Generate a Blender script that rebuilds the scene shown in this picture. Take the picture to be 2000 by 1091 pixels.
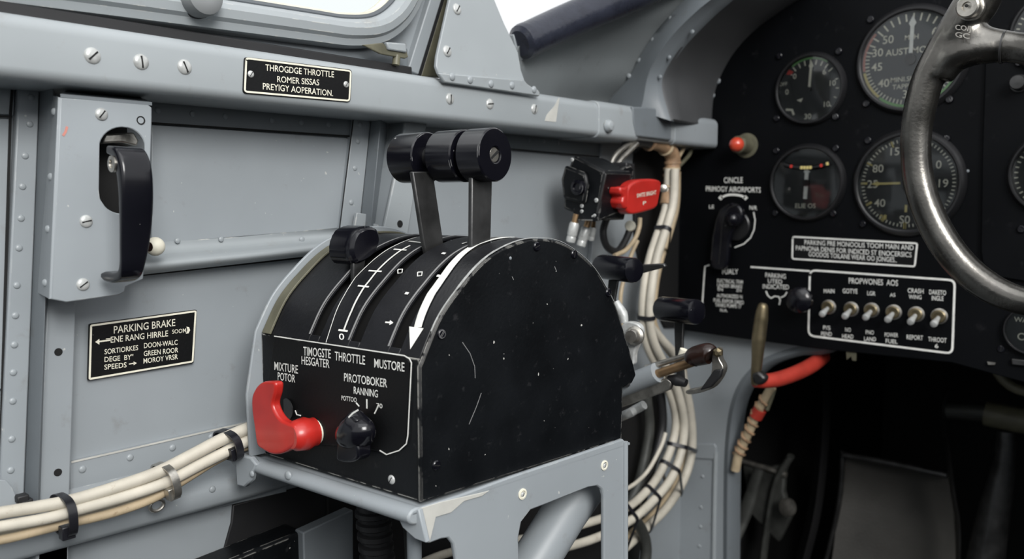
import bpy, math, random
from mathutils import Vector as V, Matrix
random.seed(7)
for _o in list(bpy.data.objects): bpy.data.objects.remove(_o)
SC = bpy.context.scene
COL = SC.collection
PI = math.pi

# ------------------------------------------------------------ camera
FPX = 1623.0
YAW, PIT = math.radians(40.8), math.radians(5.53)
CAM = V((.5, 0, .9))
FW = V((-math.sin(YAW)*math.cos(PIT), math.cos(YAW)*math.cos(PIT), -math.sin(PIT)))
RT = V((math.cos(YAW), math.sin(YAW), 0))
UP = RT.cross(FW)
cd = bpy.data.cameras.new('camera'); cam = bpy.data.objects.new('camera', cd); COL.objects.link(cam)
cam.matrix_world = Matrix(((RT.x, UP.x, -FW.x, CAM.x), (RT.y, UP.y, -FW.y, CAM.y), (RT.z, UP.z, -FW.z, CAM.z), (0, 0, 0, 1)))
cd.sensor_width = 36; cd.lens = 36*FPX/2000; cd.clip_start = .01
cd.dof.use_dof = True; cd.dof.focus_distance = .52; cd.dof.aperture_fstop = 9.0
SC.camera = cam

# ------------------------------------------------------------ sky, lights, exposure
w = bpy.data.worlds.new('sky'); SC.world = w; w.use_nodes = True
nt = w.node_tree; nt.nodes.clear()
out = nt.nodes.new('ShaderNodeOutputWorld'); bg = nt.nodes.new('ShaderNodeBackground')
tc = nt.nodes.new('ShaderNodeTexCoord'); sx = nt.nodes.new('ShaderNodeSeparateXYZ'); cr = nt.nodes.new('ShaderNodeValToRGB')
nt.links.new(tc.outputs['Generated'], sx.inputs[0]); nt.links.new(sx.outputs['Z'], cr.inputs[0])
cr.color_ramp.elements[0].position = .0; cr.color_ramp.elements[0].color = (.12, .12, .11, 1)
cr.color_ramp.elements[1].position = .06; cr.color_ramp.elements[1].color = (.96, .98, 1, 1)
nt.links.new(cr.outputs[0], bg.inputs[0]); bg.inputs[1].default_value = 1.05
nt.links.new(bg.outputs[0], out.inputs[0])

def area(name, loc, to, size, power, col=(1, 1, 1)):
    l = bpy.data.lights.new(name, 'AREA'); l.shape = 'RECTANGLE'; l.size = size[0]; l.size_y = size[1]
    l.energy = power; l.color = col
    o = bpy.data.objects.new(name, l); COL.objects.link(o); o.location = loc
    o.rotation_euler = (V(to)-V(loc)).to_track_quat('-Z', 'Y').to_euler(); return o
area('canopy_daylight', (.75, -.1, 2.1), (.05, .5, .8), (1.3, 1.0), 7, (.97, .985, 1))
area('open_side_daylight', (1.65, -.45, 1.80), (.05, .35, .7), (.75, .75), 39, (1, .985, .96))
SC.view_settings.view_transform = 'Standard'; SC.view_settings.look = 'None'
SC.view_settings.gamma = 1; SC.view_settings.use_curve_mapping = False
SC.view_settings.exposure = 0.0

# ------------------------------------------------------------ geometry of rays and planes (places things on real planes)
def ray(u, v): return FW + RT*((u-1000)/FPX) - UP*((v-545.5)/FPX)
def hit(u, v, p, n):
    d = ray(u, v); n = V(n); return CAM + d*((V(p)-CAM).dot(n)/d.dot(n))
def PX(u, v, x=0.0): return hit(u, v, (x, 0, 0), (1, 0, 0))
def PY(u, v, y=1.0): return hit(u, v, (0, y, 0), (0, 1, 0))
def PZ(u, v, z=.74): return hit(u, v, (0, 0, z), (0, 0, 1))
def proj(p):
    q = V(p)-CAM; d = q.dot(FW); return 1000+FPX*q.dot(RT)/d, 545.5-FPX*q.dot(UP)/d, d
def mpp(p): return proj(p)[2]/FPX      # metres per picture unit at p

# ------------------------------------------------------------ materials
def mat(name, col, rough=.5, metal=0., var=.12, vscale=9., bump=.15, bscale=120., wear=None, wearamt=.5, spec=.5, dirt=None, dirtamt=0., coat=0., wr=.0012):
    m = bpy.data.materials.new(name); m.use_nodes = True; n = m.node_tree; L = n.links.new
    b = n.nodes['Principled BSDF']
    b.inputs['Roughness'].default_value = rough; b.inputs['Metallic'].default_value = metal
    b.inputs['Specular IOR Level'].default_value = spec; b.inputs['Coat Weight'].default_value = coat
    t = n.nodes.new('ShaderNodeTexCoord')
    g = n.nodes.new('ShaderNodeNewGeometry')
    P = g.outputs['Position']
    nz = n.nodes.new('ShaderNodeTexNoise'); nz.inputs['Scale'].default_value = vscale; nz.inputs['Detail'].default_value = 6
    L(P, nz.inputs['Vector'])
    mr = n.nodes.new('ShaderNodeMapRange'); mr.inputs[1].default_value = .3; mr.inputs[2].default_value = .7
    mr.inputs[3].default_value = 1-var; mr.inputs[4].default_value = 1+var; L(nz.outputs[0], mr.inputs[0])
    mx = n.nodes.new('ShaderNodeMix'); mx.data_type = 'RGBA'; mx.blend_type = 'MULTIPLY'; mx.inputs[0].default_value = 1
    mx.inputs[6].default_value = (*col, 1); L(mr.outputs[0], mx.inputs[7]); cur = mx.outputs[2]
    if dirt:
        n2 = n.nodes.new('ShaderNodeTexNoise'); n2.inputs['Scale'].default_value = vscale*5; n2.inputs['Detail'].default_value = 8
        n2.inputs['Roughness'].default_value = .7; L(P, n2.inputs['Vector'])
        r2 = n.nodes.new('ShaderNodeMapRange'); r2.inputs[1].default_value = .60; r2.inputs[2].default_value = .72; r2.inputs[4].default_value = dirtamt
        L(n2.outputs[0], r2.inputs[0])
        m2 = n.nodes.new('ShaderNodeMix'); m2.data_type = 'RGBA'; L(r2.outputs[0], m2.inputs[0]); L(cur, m2.inputs[6]); m2.inputs[7].default_value = (*dirt, 1); cur = m2.outputs[2]
    if wear:
        bv = n.nodes.new('ShaderNodeBevel'); bv.samples = 4; bv.inputs['Radius'].default_value = wr
        dt = n.nodes.new('ShaderNodeVectorMath'); dt.operation = 'DOT_PRODUCT'; L(bv.outputs[0], dt.inputs[0]); L(g.outputs['Normal'], dt.inputs[1])
        r3 = n.nodes.new('ShaderNodeMapRange'); r3.inputs[1].default_value = .985; r3.inputs[2].default_value = .93; L(dt.outputs['Value'], r3.inputs[0])
        n3 = n.nodes.new('ShaderNodeTexNoise'); n3.inputs['Scale'].default_value = 120; n3.inputs['Detail'].default_value = 8; L(P, n3.inputs['Vector'])
        r4 = n.nodes.new('ShaderNodeMapRange'); r4.inputs[1].default_value = 1-wearamt; r4.inputs[2].default_value = 1-wearamt+.06; L(n3.outputs[0], r4.inputs[0])
        ml = n.nodes.new('ShaderNodeMath'); ml.operation = 'MULTIPLY'; L(r3.outputs[0], ml.inputs[0]); L(r4.outputs[0], ml.inputs[1])
        # tiny scattered chips
        n5 = n.nodes.new('ShaderNodeTexNoise'); n5.inputs['Scale'].default_value = 260; n5.inputs['Detail'].default_value = 1; L(P, n5.inputs['Vector'])
        r5 = n.nodes.new('ShaderNodeMapRange'); r5.inputs[1].default_value = .795; r5.inputs[2].default_value = .81; r5.inputs[4].default_value = .7; L(n5.outputs[0], r5.inputs[0])
        mxm = n.nodes.new('ShaderNodeMath'); mxm.operation = 'MAXIMUM'; L(ml.outputs[0], mxm.inputs[0]); L(r5.outputs[0], mxm.inputs[1])
        m3 = n.nodes.new('ShaderNodeMix'); m3.data_type = 'RGBA'; L(mxm.outputs[0], m3.inputs[0]); L(cur, m3.inputs[6]); m3.inputs[7].default_value = (*wear, 1); cur = m3.outputs[2]
    L(cur, b.inputs['Base Color'])
    nr = n.nodes.new('ShaderNodeMapRange'); nr.inputs[3].default_value = max(.02, rough-.08); nr.inputs[4].default_value = rough+.1
    L(nz.outputs[0], nr.inputs[0]); L(nr.outputs[0], b.inputs['Roughness'])
    if bump:
        nb = n.nodes.new('ShaderNodeTexNoise'); nb.inputs['Scale'].default_value = bscale; nb.inputs['Detail'].default_value = 3; L(P, nb.inputs['Vector'])
        bp = n.nodes.new('ShaderNodeBump'); bp.inputs['Strength'].default_value = bump; bp.inputs['Distance'].default_value = .001
        L(nb.outputs[0], bp.inputs['Height']); L(bp.outputs[0], b.inputs['Normal'])
    return m
M = {}
M['grey'] = mat('grey_paint', (.275, .300, .318), .42, var=.07, dirt=(.16, .15, .13), dirtamt=.35, bump=.12, bscale=40, wear=(.55, .55, .52), wearamt=.42, wr=.0008)
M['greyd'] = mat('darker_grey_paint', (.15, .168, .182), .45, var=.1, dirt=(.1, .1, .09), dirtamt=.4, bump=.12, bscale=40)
M['greyl'] = mat('rail_grey_paint', (.30, .325, .338), .36, var=.07, dirt=(.2, .18, .15), dirtamt=.35, bump=.1, bscale=30, wear=(.62, .6, .55), wearamt=.45, wr=.001)
M['rivet'] = mat('rivet_paint', (.29, .315, .33), .33, var=.05, bump=0)
M['rivetd'] = mat('dark_rivet_paint', (.2, .22, .235), .35, var=.05, bump=0)
M['screw'] = mat('screw_paint', (.46, .47, .46), .3, metal=.2, var=.2, vscale=200, bump=.1, bscale=300)
M['steel'] = mat('worn_steel', (.45, .43, .39), .32, metal=.9, var=.3, vscale=120, bump=.2, bscale=300)
M['dsteel'] = mat('dark_steel', (.075, .075, .075), .35, metal=.8, var=.3, vscale=60, bump=.2)
M['slot'] = mat('slot_shadow_paint', (.003, .003, .003), .8, bump=0)
M['black'] = mat('black_crackle_paint', (.0035, .0042, .0052), .40, spec=.25, var=.35, vscale=30, bump=.12, bscale=500, wear=(.6, .59, .55), wearamt=.56, wr=.0013, dirt=(.03, .03, .032), dirtamt=.5)
M['blackc'] = mat('drum_black_paint', (.006, .0063, .008), .38, spec=.4, var=.35, vscale=30, bump=.12, bscale=500, dirt=(.03, .03, .032), dirtamt=.5)
M['rimline'] = mat('bare_edge_line', (.22, .22, .22), .5, bump=0)
M['patch'] = mat('bare_primer', (.48, .475, .44), .5, var=.12, vscale=60)
M['blackp'] = mat('black_plate_paint', (.003, .0032, .0036), .5, spec=.25, var=.3, bump=.1, bscale=600, wear=(.35, .34, .32), wearamt=.36, wr=.0006)
M['knob'] = mat('black_bakelite', (.004, .004, .0065), .17, var=.08, vscale=60, bump=.015, coat=.0, wear=(.3, .3, .3), wearamt=.42, wr=.0006)
M['panel'] = mat('panel_black_paint', (.0022, .0026, .0034), .5, spec=.1, var=.25, vscale=12, bump=.1, bscale=300, dirt=(.02, .02, .022), dirtamt=.4)
M['bezel'] = mat('bezel_black', (.011, .011, .012), .3, bump=.03)
M['face'] = mat('gauge_face_black', (.016, .018, .019), .6, bump=0)
M['faceg'] = mat('gauge_face_grey', (.055, .062, .068), .6, bump=0, var=.2, vscale=30)
M['cream'] = mat('cream_paint', (.74, .71, .59), .5, bump=0, var=.1, vscale=80)
M['white'] = mat('white_ink', (.75, .75, .71), .55, bump=0, var=.12, vscale=150)
M['yellow'] = mat('yellow_ink', (.62, .52, .2), .5, bump=0)
M['green'] = mat('green_ink', (.16, .4, .12), .5, bump=0)
M['pink'] = mat('faded_red_ink', (.5, .2, .16), .5, bump=0)
M['redink'] = mat('red_ink', (.5, .03, .02), .5, bump=0)
M['red'] = mat('red_plastic', (.42, .020, .015), .3, var=.12, vscale=60, bump=.05, coat=.15)
M['redt'] = mat('red_rubber_tube', (.45, .045, .03), .4, var=.15, vscale=60, bump=.1)
M['cable'] = mat('white_cable_sheath', (.52, .485, .41), .5, var=.15, vscale=40, bump=.1, bscale=200, dirt=(.25, .17, .09), dirtamt=.6)
M['cableb'] = mat('yellowed_cable_sheath', (.44, .35, .23), .5, var=.2, vscale=50, bump=.15, dirt=(.16, .09, .04), dirtamt=.7)
M['brown'] = mat('brown_wrapped_cable', (.30, .19, .11), .6, var=.35, vscale=90, bump=.3)
M['rubber'] = mat('black_rubber', (.012, .012, .013), .5, var=.2, bump=.1)
M['zip'] = mat('black_nylon', (.01, .01, .013), .3, bump=0)
M['brass'] = mat('aged_brass', (.22, .18, .11), .36, metal=.85, var=.25, vscale=60, bump=.15)
M['bronze'] = mat('bronze_rod', (.34, .22, .12), .35, metal=.85, var=.25, vscale=60)
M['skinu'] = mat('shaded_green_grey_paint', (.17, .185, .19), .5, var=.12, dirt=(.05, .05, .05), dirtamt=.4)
M['skinr'] = mat('shadowed_grey_paint', (.065, .067, .07), .55, var=.15)  # darker grey: the return skin's shade is put into its colour
M['knobg'] = mat('grey_rubber', (.22, .23, .235), .45, var=.06, bump=.05)
M['leather'] = mat('dark_blue_leather', (.024, .027, .04), .28, var=.2, vscale=60, bump=.35, bscale=240)
M['olive'] = mat('olive_primer', (.11, .105, .07), .45, var=.3, vscale=50, dirt=(.05, .045, .03), dirtamt=.6)
M['yoke'] = mat('worn_gunmetal', (.13, .125, .115), .25, metal=.95, var=.35, vscale=40, bump=.12, bscale=420)
M['lamp'] = mat('red_lamp_lens', (.55, .06, .03), .15, bump=0, coat=.5)
M['pedal'] = mat('pedal_dark_metal', (.075, .072, .066), .55, metal=.2, var=.3, bump=.4, bscale=500)
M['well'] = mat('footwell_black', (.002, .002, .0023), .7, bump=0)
M['darkm'] = mat('dark_mechanism', (.05, .052, .048), .5, metal=.3, var=.4, vscale=40)
M['gasket'] = mat('window_gasket', (.09, .10, .11), .5, bump=0)
M['brownboot'] = mat('dark_brown_boot', (.016, .007, .005), .3, var=.3, bump=.05, coat=.2)
def glass(name, tint, gl):
    m = bpy.data.materials.new(name); m.use_nodes = True; n = m.node_tree; n.nodes.clear(); L = n.links.new
    o = n.nodes.new('ShaderNodeOutputMaterial'); tr = n.nodes.new('ShaderNodeBsdfTransparent'); gs = n.nodes.new('ShaderNodeBsdfGlossy')
    tr.inputs[0].default_value = (*tint, 1); gs.inputs['Roughness'].default_value = .04
    fr = n.nodes.new('ShaderNodeFresnel'); fr.inputs[0].default_value = gl
    mx = n.nodes.new('ShaderNodeMixShader'); L(fr.outputs[0], mx.inputs[0]); L(tr.outputs[0], mx.inputs[1]); L(gs.outputs[0], mx.inputs[2]); L(mx.outputs[0], o.inputs[0])
    return m
M['glass'] = glass('gauge_glass', (.96, .97, .97), 1.45)
M['pane'] = glass('canopy_glass', (.97, .99, .98), 1.3)

# ------------------------------------------------------------ things
ORG = {}
def thing(name, label, cat, loc, group=None, kind=None):
    o = bpy.data.objects.new(name, None); COL.objects.link(o); o.location = loc; o.empty_display_size = .02
    ORG[o] = V(loc)
    if kind: o['kind'] = kind
    else: o['label'] = label; o['category'] = cat
    if group: o['group'] = group
    return o
def tag(o, label, cat, group=None):
    o['label'] = label; o['category'] = cat
    if group: o['group'] = group
    return o
def struct(o, label=None):
    o['kind'] = 'structure'
    if label: o['label'] = label
    return o
def lab(o, s): o['label'] = s; return o

class MB:
    def __init__(s): s.v = []; s.f = []; s.mi = []; s.cur = 0
    def add(s, vs, fs):
        k = len(s.v); s.v += [V(p) for p in vs]; s.f += [[i+k for i in f] for f in fs]; s.mi += [s.cur]*len(fs); return s
    def box(s, a, b):
        a, b = V(a), V(b)
        return s.hexa([V((x, y, z)) for z in (a.z, b.z) for (x, y) in ((a.x, a.y), (b.x, a.y), (b.x, b.y), (a.x, b.y))])
    def hexa(s, p):
        return s.add(p, [(3, 2, 1, 0), (4, 5, 6, 7), (0, 1, 5, 4), (1, 2, 6, 5), (2, 3, 7, 6), (3, 0, 4, 7)])
    def prism(s, pts, vec):
        pts = [V(p) for p in pts]; vec = V(vec); n = len(pts)
        nm = V((0, 0, 0))
        for i in range(n): nm += pts[i].cross(pts[(i+1) % n])
        if nm.dot(vec) > 0: pts = pts[::-1]
        return s.add(pts+[p+vec for p in pts], [list(range(n)), list(range(2*n-1, n-1, -1))]+[[(i+1) % n, i, n+i, n+(i+1) % n] for i in range(n)])
    def plate(s, outer, holes, vec):
        # flat plate with holes: triangulated through tessellation
        from mathutils.geometry import tessellate_polygon
        loops = [[V(p) for p in outer]]+[[V(p) for p in h] for h in holes]; vec = V(vec)
        tri = tessellate_polygon(loops); allp = [p for l in loops for p in l]; n = len(allp)
        fs = []
        for t in tri:
            a, b, c = [allp[i] for i in t]
            t = list(t)
            if (b-a).cross(c-a).dot(vec) > 0: t = t[::-1]
            fs.append(t); fs.append([i+n for i in t[::-1]])
        k = 0
        for l in loops:
            m = len(l)
            for i in range(m): fs.append([k+i, k+(i+1) % m, n+k+(i+1) % m, n+k+i])
            k += m
        return s.add(allp+[p+vec for p in allp], fs)
    def tube(s, pts, r, seg=14, smooth=True, flat=1.0, cap=True, updir=None, sub=6):
        pts = [V(p) for p in pts]
        rs = r if isinstance(r, (list, tuple)) else [r]*len(pts)
        if smooth and len(pts) > 2: pts, rs = catmull(pts, rs, sub)
        n = len(pts); up = V(updir) if updir else V((0, 0, 1)); rings = []
        T0 = (pts[1]-pts[0]).normalized()
        if abs(T0.dot(up)) > .95: up = V((0, 1, 0))
        side = T0.cross(up).normalized(); vs = []
        for i in range(n):
            T = (pts[min(i+1, n-1)]-pts[max(i-1, 0)]).normalized()
            side = (side-T*side.dot(T)).normalized(); u2 = side.cross(T)
            for k in range(seg):
                a = 2*PI*k/seg; vs.append(pts[i]+side*math.cos(a)*rs[i]+u2*math.sin(a)*rs[i]*flat)
        fs = [[i*seg+k, i*seg+(k+1) % seg, (i+1)*seg+(k+1) % seg, (i+1)*seg+k] for i in range(n-1) for k in range(seg)]
        if cap: fs += [list(range(seg))[::-1], list(range((n-1)*seg, n*seg))]
        return s.add(vs, fs)
    def lathe(s, prof, c, ax, seg=32, ref=None, sc=(1, 1)):
        # prof: (radius, height) pairs along axis
        c, ax = V(c), V(ax).normalized(); a = V(ref) if ref else (V((0, 0, 1)) if abs(ax.z) < .9 else V((1, 0, 0)))
        e1 = (a-ax*a.dot(ax)).normalized(); e2 = ax.cross(e1); vs = []; n = len(prof)
        for r, h in prof:
            r = max(r, 1e-5)
            for k in range(seg):
                t = 2*PI*k/seg; vs.append(c+ax*h+e1*math.cos(t)*r*sc[0]+e2*math.sin(t)*r*sc[1])
        fs = [[i*seg+k, i*seg+(k+1) % seg, (i+1)*seg+(k+1) % seg, (i+1)*seg+k] for i in range(n-1) for k in range(seg)]
        fs += [list(range(seg))[::-1], list(range((n-1)*seg, n*seg))]
        return s.add(vs, fs)
    def sweep(s, path, sec, closed=False):
        # sec(i)-> list of points for ring i
        n = len(path); m = len(path[0])
        vs = [p for r in path for p in r]
        fs = [[i*m+k, i*m+(k+1) % m, (i+1)*m+(k+1) % m, (i+1)*m+k] for i in range(n-1) for k in range(m)]
        if closed: fs += [[(n-1)*m+k, (n-1)*m+(k+1) % m, (k+1) % m, k] for k in range(m)]
        else: fs += [list(range(m))[::-1], list(range((n-1)*m, n*m))]
        return s.add(vs, fs)
    def ribbon(s, pts, wd, nrm, th=.0003):
        # painted line of width wd lying on a surface with normal nrm (vector or list)
        pts = [V(p) for p in pts]; n = len(pts); rings = []
        for i in range(n):
            N = V(nrm[i] if isinstance(nrm, list) else nrm).normalized()
            T = (pts[min(i+1, n-1)]-pts[max(i-1, 0)]).normalized(); S = T.cross(N).normalized()
            ww = wd[i] if isinstance(wd, (list, tuple)) else wd
            rings.append([pts[i]-S*ww/2, pts[i]+S*ww/2, pts[i]+S*ww/2+N*th, pts[i]-S*ww/2+N*th])
        return s.sweep(rings, None)
    def build(s, name, m, parent=None, sm=35, bevel=0., bseg=2, loc=None, fix=True):
        org = ORG[parent] if parent else (V(loc) if loc else None)
        if org is None:
            lo = V((min(p.x for p in s.v), min(p.y for p in s.v), min(p.z for p in s.v))); hi = V((max(p.x for p in s.v), max(p.y for p in s.v), max(p.z for p in s.v)))
            org = V(((lo.x+hi.x)/2, (lo.y+hi.y)/2, lo.z))
        me = bpy.data.meshes.new(name); me.from_pydata([p-org for p in s.v], [], s.f); me.update()
        ms = m if isinstance(m, list) else [m]
        for k in ms: me.materials.append(M[k])
        for p, i in zip(me.polygons, s.mi): p.material_index = i
        if fix:
            import bmesh
            bm = bmesh.new(); bm.from_mesh(me); bmesh.ops.recalc_face_normals(bm, faces=bm.faces[:]); bm.to_mesh(me); bm.free()
        if sm: me.shade_smooth(); me.set_sharp_from_angle(angle=math.radians(sm))
        o = bpy.data.objects.new(name, me); COL.objects.link(o)
        if parent: o.parent = parent
        else: o.location = org
        ORG[o] = org
        if bevel:
            b = o.modifiers.new('bevel', 'BEVEL'); b.width = bevel; b.segments = bseg; b.limit_method = 'ANGLE'; b.angle_limit = math.radians(38); b.harden_normals = False
        return o
def catmull(p, r, sub):
    P = [p[0]*2-p[1]]+p+[p[-1]*2-p[-2]]; R = [r[0]]+list(r)+[r[-1]]; o = []; q = []
    for i in range(1, len(P)-2):
        for k in range(sub):
            t = k/sub
            o.append(.5*((2*P[i])+(-P[i-1]+P[i+1])*t+(2*P[i-1]-5*P[i]+4*P[i+1]-P[i+2])*t*t+(-P[i-1]+3*P[i]-3*P[i+1]+P[i+2])*t**3)); q.append(R[i]*(1-t)+R[i+1]*t)
    o.append(P[-2]); q.append(R[-2]); return o, q
def cm(pts, sub=6): return catmull([V(p) for p in pts], [1]*len(pts), sub)[0]
def lerp(a, b, t): return a+(b-a)*t

def place(me, name, parent, pos, nrm, spin=0, sc=1.):
    o = bpy.data.objects.new(name, me); COL.objects.link(o)
    o.location = V(pos)-(ORG[parent] if parent else V((0, 0, 0)))
    if parent: o.parent = parent
    q = V(nrm).to_track_quat('Z', 'Y'); o.rotation_mode = 'QUATERNION'
    from mathutils import Quaternion
    o.rotation_quaternion = q @ Quaternion((0, 0, 1), spin); o.scale = (sc, sc, sc); return o
def protomesh(name, ms, mb, sm=40):
    me = bpy.data.meshes.new(name); me.from_pydata(mb.v, [], mb.f); me.update()
    for k in ms: me.materials.append(M[k])
    for p, i in zip(me.polygons, mb.mi): p.material_index = i
    me.shade_smooth(); me.set_sharp_from_angle(angle=math.radians(sm)); return me
def dome(h=.45, seg=16): return [(math.cos(t), math.sin(t)*h) for t in [i*PI/2/5 for i in range(6)]]
def rivet_me(m): b = MB(); b.lathe([(1, -.1)]+dome(.5), (0, 0, 0), (0, 0, 1), 14); return protomesh('rivet', [m], b)
RV, RVD = rivet_me('rivet'), rivet_me('rivetd')
def screw_me(m, h=.42):
    b = MB(); b.lathe([(1, -.1), (1, .08), (.93, .2), (.75, .33), (.4, h), (.0, h+.02)], (0, 0, 0), (0, 0, 1), 20)
    b.cur = 1; b.box((-.72, -.10, h-.12), (.72, .10, h+.035)); return protomesh('screw', [m, 'slot'], b)
SCR, SCRB, SCRS = screw_me('screw'), screw_me('knob', .3), screw_me('steel', .3)

_tc = {}
def text_mesh(s):
    if s in _tc: return _tc[s]
    c = bpy.data.curves.new('t', 'FONT'); c.body = s; c.size = 1; c.resolution_u = 3; c.offset = .006
    o = bpy.data.objects.new('t', c); COL.objects.link(o)
    dg = bpy.context.evaluated_depsgraph_get(); me = o.evaluated_get(dg).to_mesh()
    vs = [v.co.copy() for v in me.vertices]; fs = [list(p.vertices) for p in me.polygons]
    o.evaluated_get(dg).to_mesh_clear(); bpy.data.objects.remove(o); bpy.data.curves.remove(c)
    _tc[s] = (vs, fs); return vs, fs
def text(mb, s, L, R, h, fn, nrm, lift=.0003):
    """lettering on a surface: s between baseline ends L and R (image coords), cap height h, fn(u,v)->surface point"""
    vs, fs = text_mesh(s)
    if not vs: return
    x0 = min(v.x for v in vs); x1 = max(v.x for v in vs)
    p0 = fn(*L); p1 = fn(*R); pt = fn(L[0], L[1]-h); n = V(nrm).normalized()
    mb.add([p0+(p1-p0)*((v.x-x0)/(x1-x0))+(pt-p0)*(v.y/.7)+n*lift for v in vs], fs)

def rivets(parent, pts, fn, nrm, rpx=None, r=.0035, me=None):
    for p in pts: place(me or RV, 'rivet', parent, fn(*p), nrm, random.random()*6, r)
#==MAIN==
# ============================================================ SETTING
XN = V((1, 0, 0)); YN = V((0, -1, 0))
YP = .885                                   # instrument panel plane
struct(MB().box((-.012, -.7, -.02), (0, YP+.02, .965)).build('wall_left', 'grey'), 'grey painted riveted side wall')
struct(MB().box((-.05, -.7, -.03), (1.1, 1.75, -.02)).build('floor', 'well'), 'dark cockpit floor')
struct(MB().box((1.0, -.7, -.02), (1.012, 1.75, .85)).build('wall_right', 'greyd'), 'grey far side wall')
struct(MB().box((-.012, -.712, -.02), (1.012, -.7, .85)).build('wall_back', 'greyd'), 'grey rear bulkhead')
# forward upper skin, lofted from the rail to the curved frame
def surf(rows, th):
    n = len(rows); m = len(rows[0]); b = MB(); vs = [p for r in rows for p in r]; vs2 = [p+V(th) for p in vs]; k = n*m
    fs = [[i*m+j, i*m+j+1, (i+1)*m+j+1, (i+1)*m+j] for i in range(n-1) for j in range(m-1)]
    fs += [[q+k for q in f[::-1]] for f in fs]
    rim = [i for i in range(m)]+[(i+1)*m-1 for i in range(1, n)]+[(n-1)*m+j for j in range(m-2, -1, -1)]+[i*m for i in range(n-2, 0, -1)]
    for a in range(len(rim)): fs.append([rim[a], rim[(a+1) % len(rim)], rim[(a+1) % len(rim)]+k, rim[a]+k])
    return b.add(vs+vs2, fs)
YA = .745
archL = [(1184, 212), (1193, 192), (1227, 154), (1251, 108), (1281, 62), (1310, 28), (1350, -15), (1400, -60)]
archC = [(1252, 218), (1258, 196), (1266, 154), (1281, 119), (1316, 69), (1362, 23), (1400, -8), (1450, -55)]
archR = [(1310, 236), (1304, 215), (1293, 172), (1299, 140), (1330, 92), (1381, 38), (1422, 2), (1490, -55)]
L_ = cm([PX(1012, 205, .03), PX(1012, 182, .03), PX(1012, 140, .03), PX(1010, 105, .03), PX(1026, 80, .032), PX(1090, 55, .036), PX(1180, 10, .04), PX(1260, -40, .05)])
R_ = cm([PY(u, v, YA+.004) for u, v in archL])
rows = [[lerp(a, b, t/6)+V((-.018, .0, 0))*math.sin(PI*t/6) for t in range(7)] for a, b in zip(L_, R_)]
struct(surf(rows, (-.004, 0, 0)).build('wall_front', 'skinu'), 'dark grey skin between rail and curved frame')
# curved frame
A, C_, B_ = [cm([PY(u, v, y) for u, v in l]) for l, y in ((archL, YA), (archC, YA-.012), (archR, YA+.004))]
rows = []
for a, c, b in zip(A, C_, B_):
    rows.append([a, lerp(a, c, .35)+V((0, -.001, 0)), lerp(a, c, .75)+V((0, -.002, 0)), c+V((0, -.002, 0)), lerp(c, b, .2)+V((0, .0, 0)), lerp(c, b, .6)+V((0, .001, 0)), b])
arch = thing('trim_1', '', '', A[0], kind='structure')
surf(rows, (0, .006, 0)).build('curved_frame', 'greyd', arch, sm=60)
MB().prism([PX(u, v, .0525) for u, v in ((1236, 208), (1262, 209), (1298, 214), (1309, 228), (1312, 244), (1311, 274), (1244, 266), (1238, 240))], (-.004, 0, 0)).build('frame_foot', 'greyd', arch, bevel=.0015, bseg=3)
rivets(arch, [(1228, 148), (1249, 118), (1275, 78), (1310, 36)], lambda u, v: PY(u, v, YA-.001), YN, r=.0025)
rivets(arch, [(1289, 150), (1307, 112), (1352, 62)], lambda u, v: PY(u, v, YA-.003), YN, r=.0022, me=RVD)
# return skin between the curved frame and the instrument panel
panL = [(1386, 250), (1386, 228), (1390, 190), (1404, 150), (1430, 105), (1470, 62), (1520, 25), (1590, -20)]
P_ = cm([PY(u, v, YP-.001) for u, v in panL])
rows = [[lerp(b, p, t/5) for t in range(6)] for b, p in zip(B_, P_)]
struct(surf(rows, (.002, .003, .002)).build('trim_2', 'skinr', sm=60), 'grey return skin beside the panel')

# rail
y0, y1 = -.55, .876
ra = []
for y in (y0, y1):
    sec = []
    def arc(cx, cz, r, a0, a1, n=7):
        for i in range(n+1):
            a = math.radians(a0+(a1-a0)*i/n); sec.append(V((cx+r*math.cos(a), y, cz+r*math.sin(a))))
    arc(.042, .982, .008, 90, 0); arc(.044, .964, .006, 0, -90); sec.append(V((.002, y, .958))); sec.append(V((.002, y, .990)))
    ra.append(sec)
rail = thing('trim_3', '', '', (.03, .2, .958), kind='structure')
MB().sweep(ra, None).build('rail_tube', 'greyl', rail, sm=50)
def slv(ya, yb, e):
    s2 = []
    for y in (ya, yb):
        s2.append([V((p.x+(e if p.x > .03 else -.0), y, p.z+(e if p.z > .975 else -e))) for p in [V((q.x, y, q.z)) for q in ra[0]]])
    return s2
yb = PX(1168, 230, .05).y; yc = PX(1245, 240, .05).y; yd = PX(1318, 240, .05).y
lab(MB().sweep(slv(yb, yc, .0012), None).build('rail_sleeve', 'greyl', rail, sm=50, bevel=.0006), 'pale sleeve patch around the rail')
MB().sweep(slv(yd, .8795, .0008), None).build('rail_end_sleeve', 'grey', rail, sm=50, bevel=.0006)
for (u, v, s) in ((180, 109, -.8), (275, 121, .1), (360, 131, .4)): place(SCR, 'screw', rail, PX(u, v, .0497), XN, s+PI/2, .0043)
for (u, v) in ((878, 193), (956, 203), (1043, 213)): place(SCR, 'screw', rail, PX(u, v, .0497), XN, random.random()*3, .0043)
lab(MB().prism([PX(u, v, .0502) for u, v in ((1093, 191), (1090, 210), (1086, 238), (1064, 236), (1068, 224), (1082, 208))], (-.001, 0, 0)).build('paint_patch', 'patch', rail, sm=0), 'pale bare patch in the rail paint')
p = PX(1187, 246, .052); MB().lathe([(.006, 0), (.006, .002), (.004, .005), (0, .006)], p, (1, 0, 0), 16).build('weld_boss', 'greyl', rail)

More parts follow.
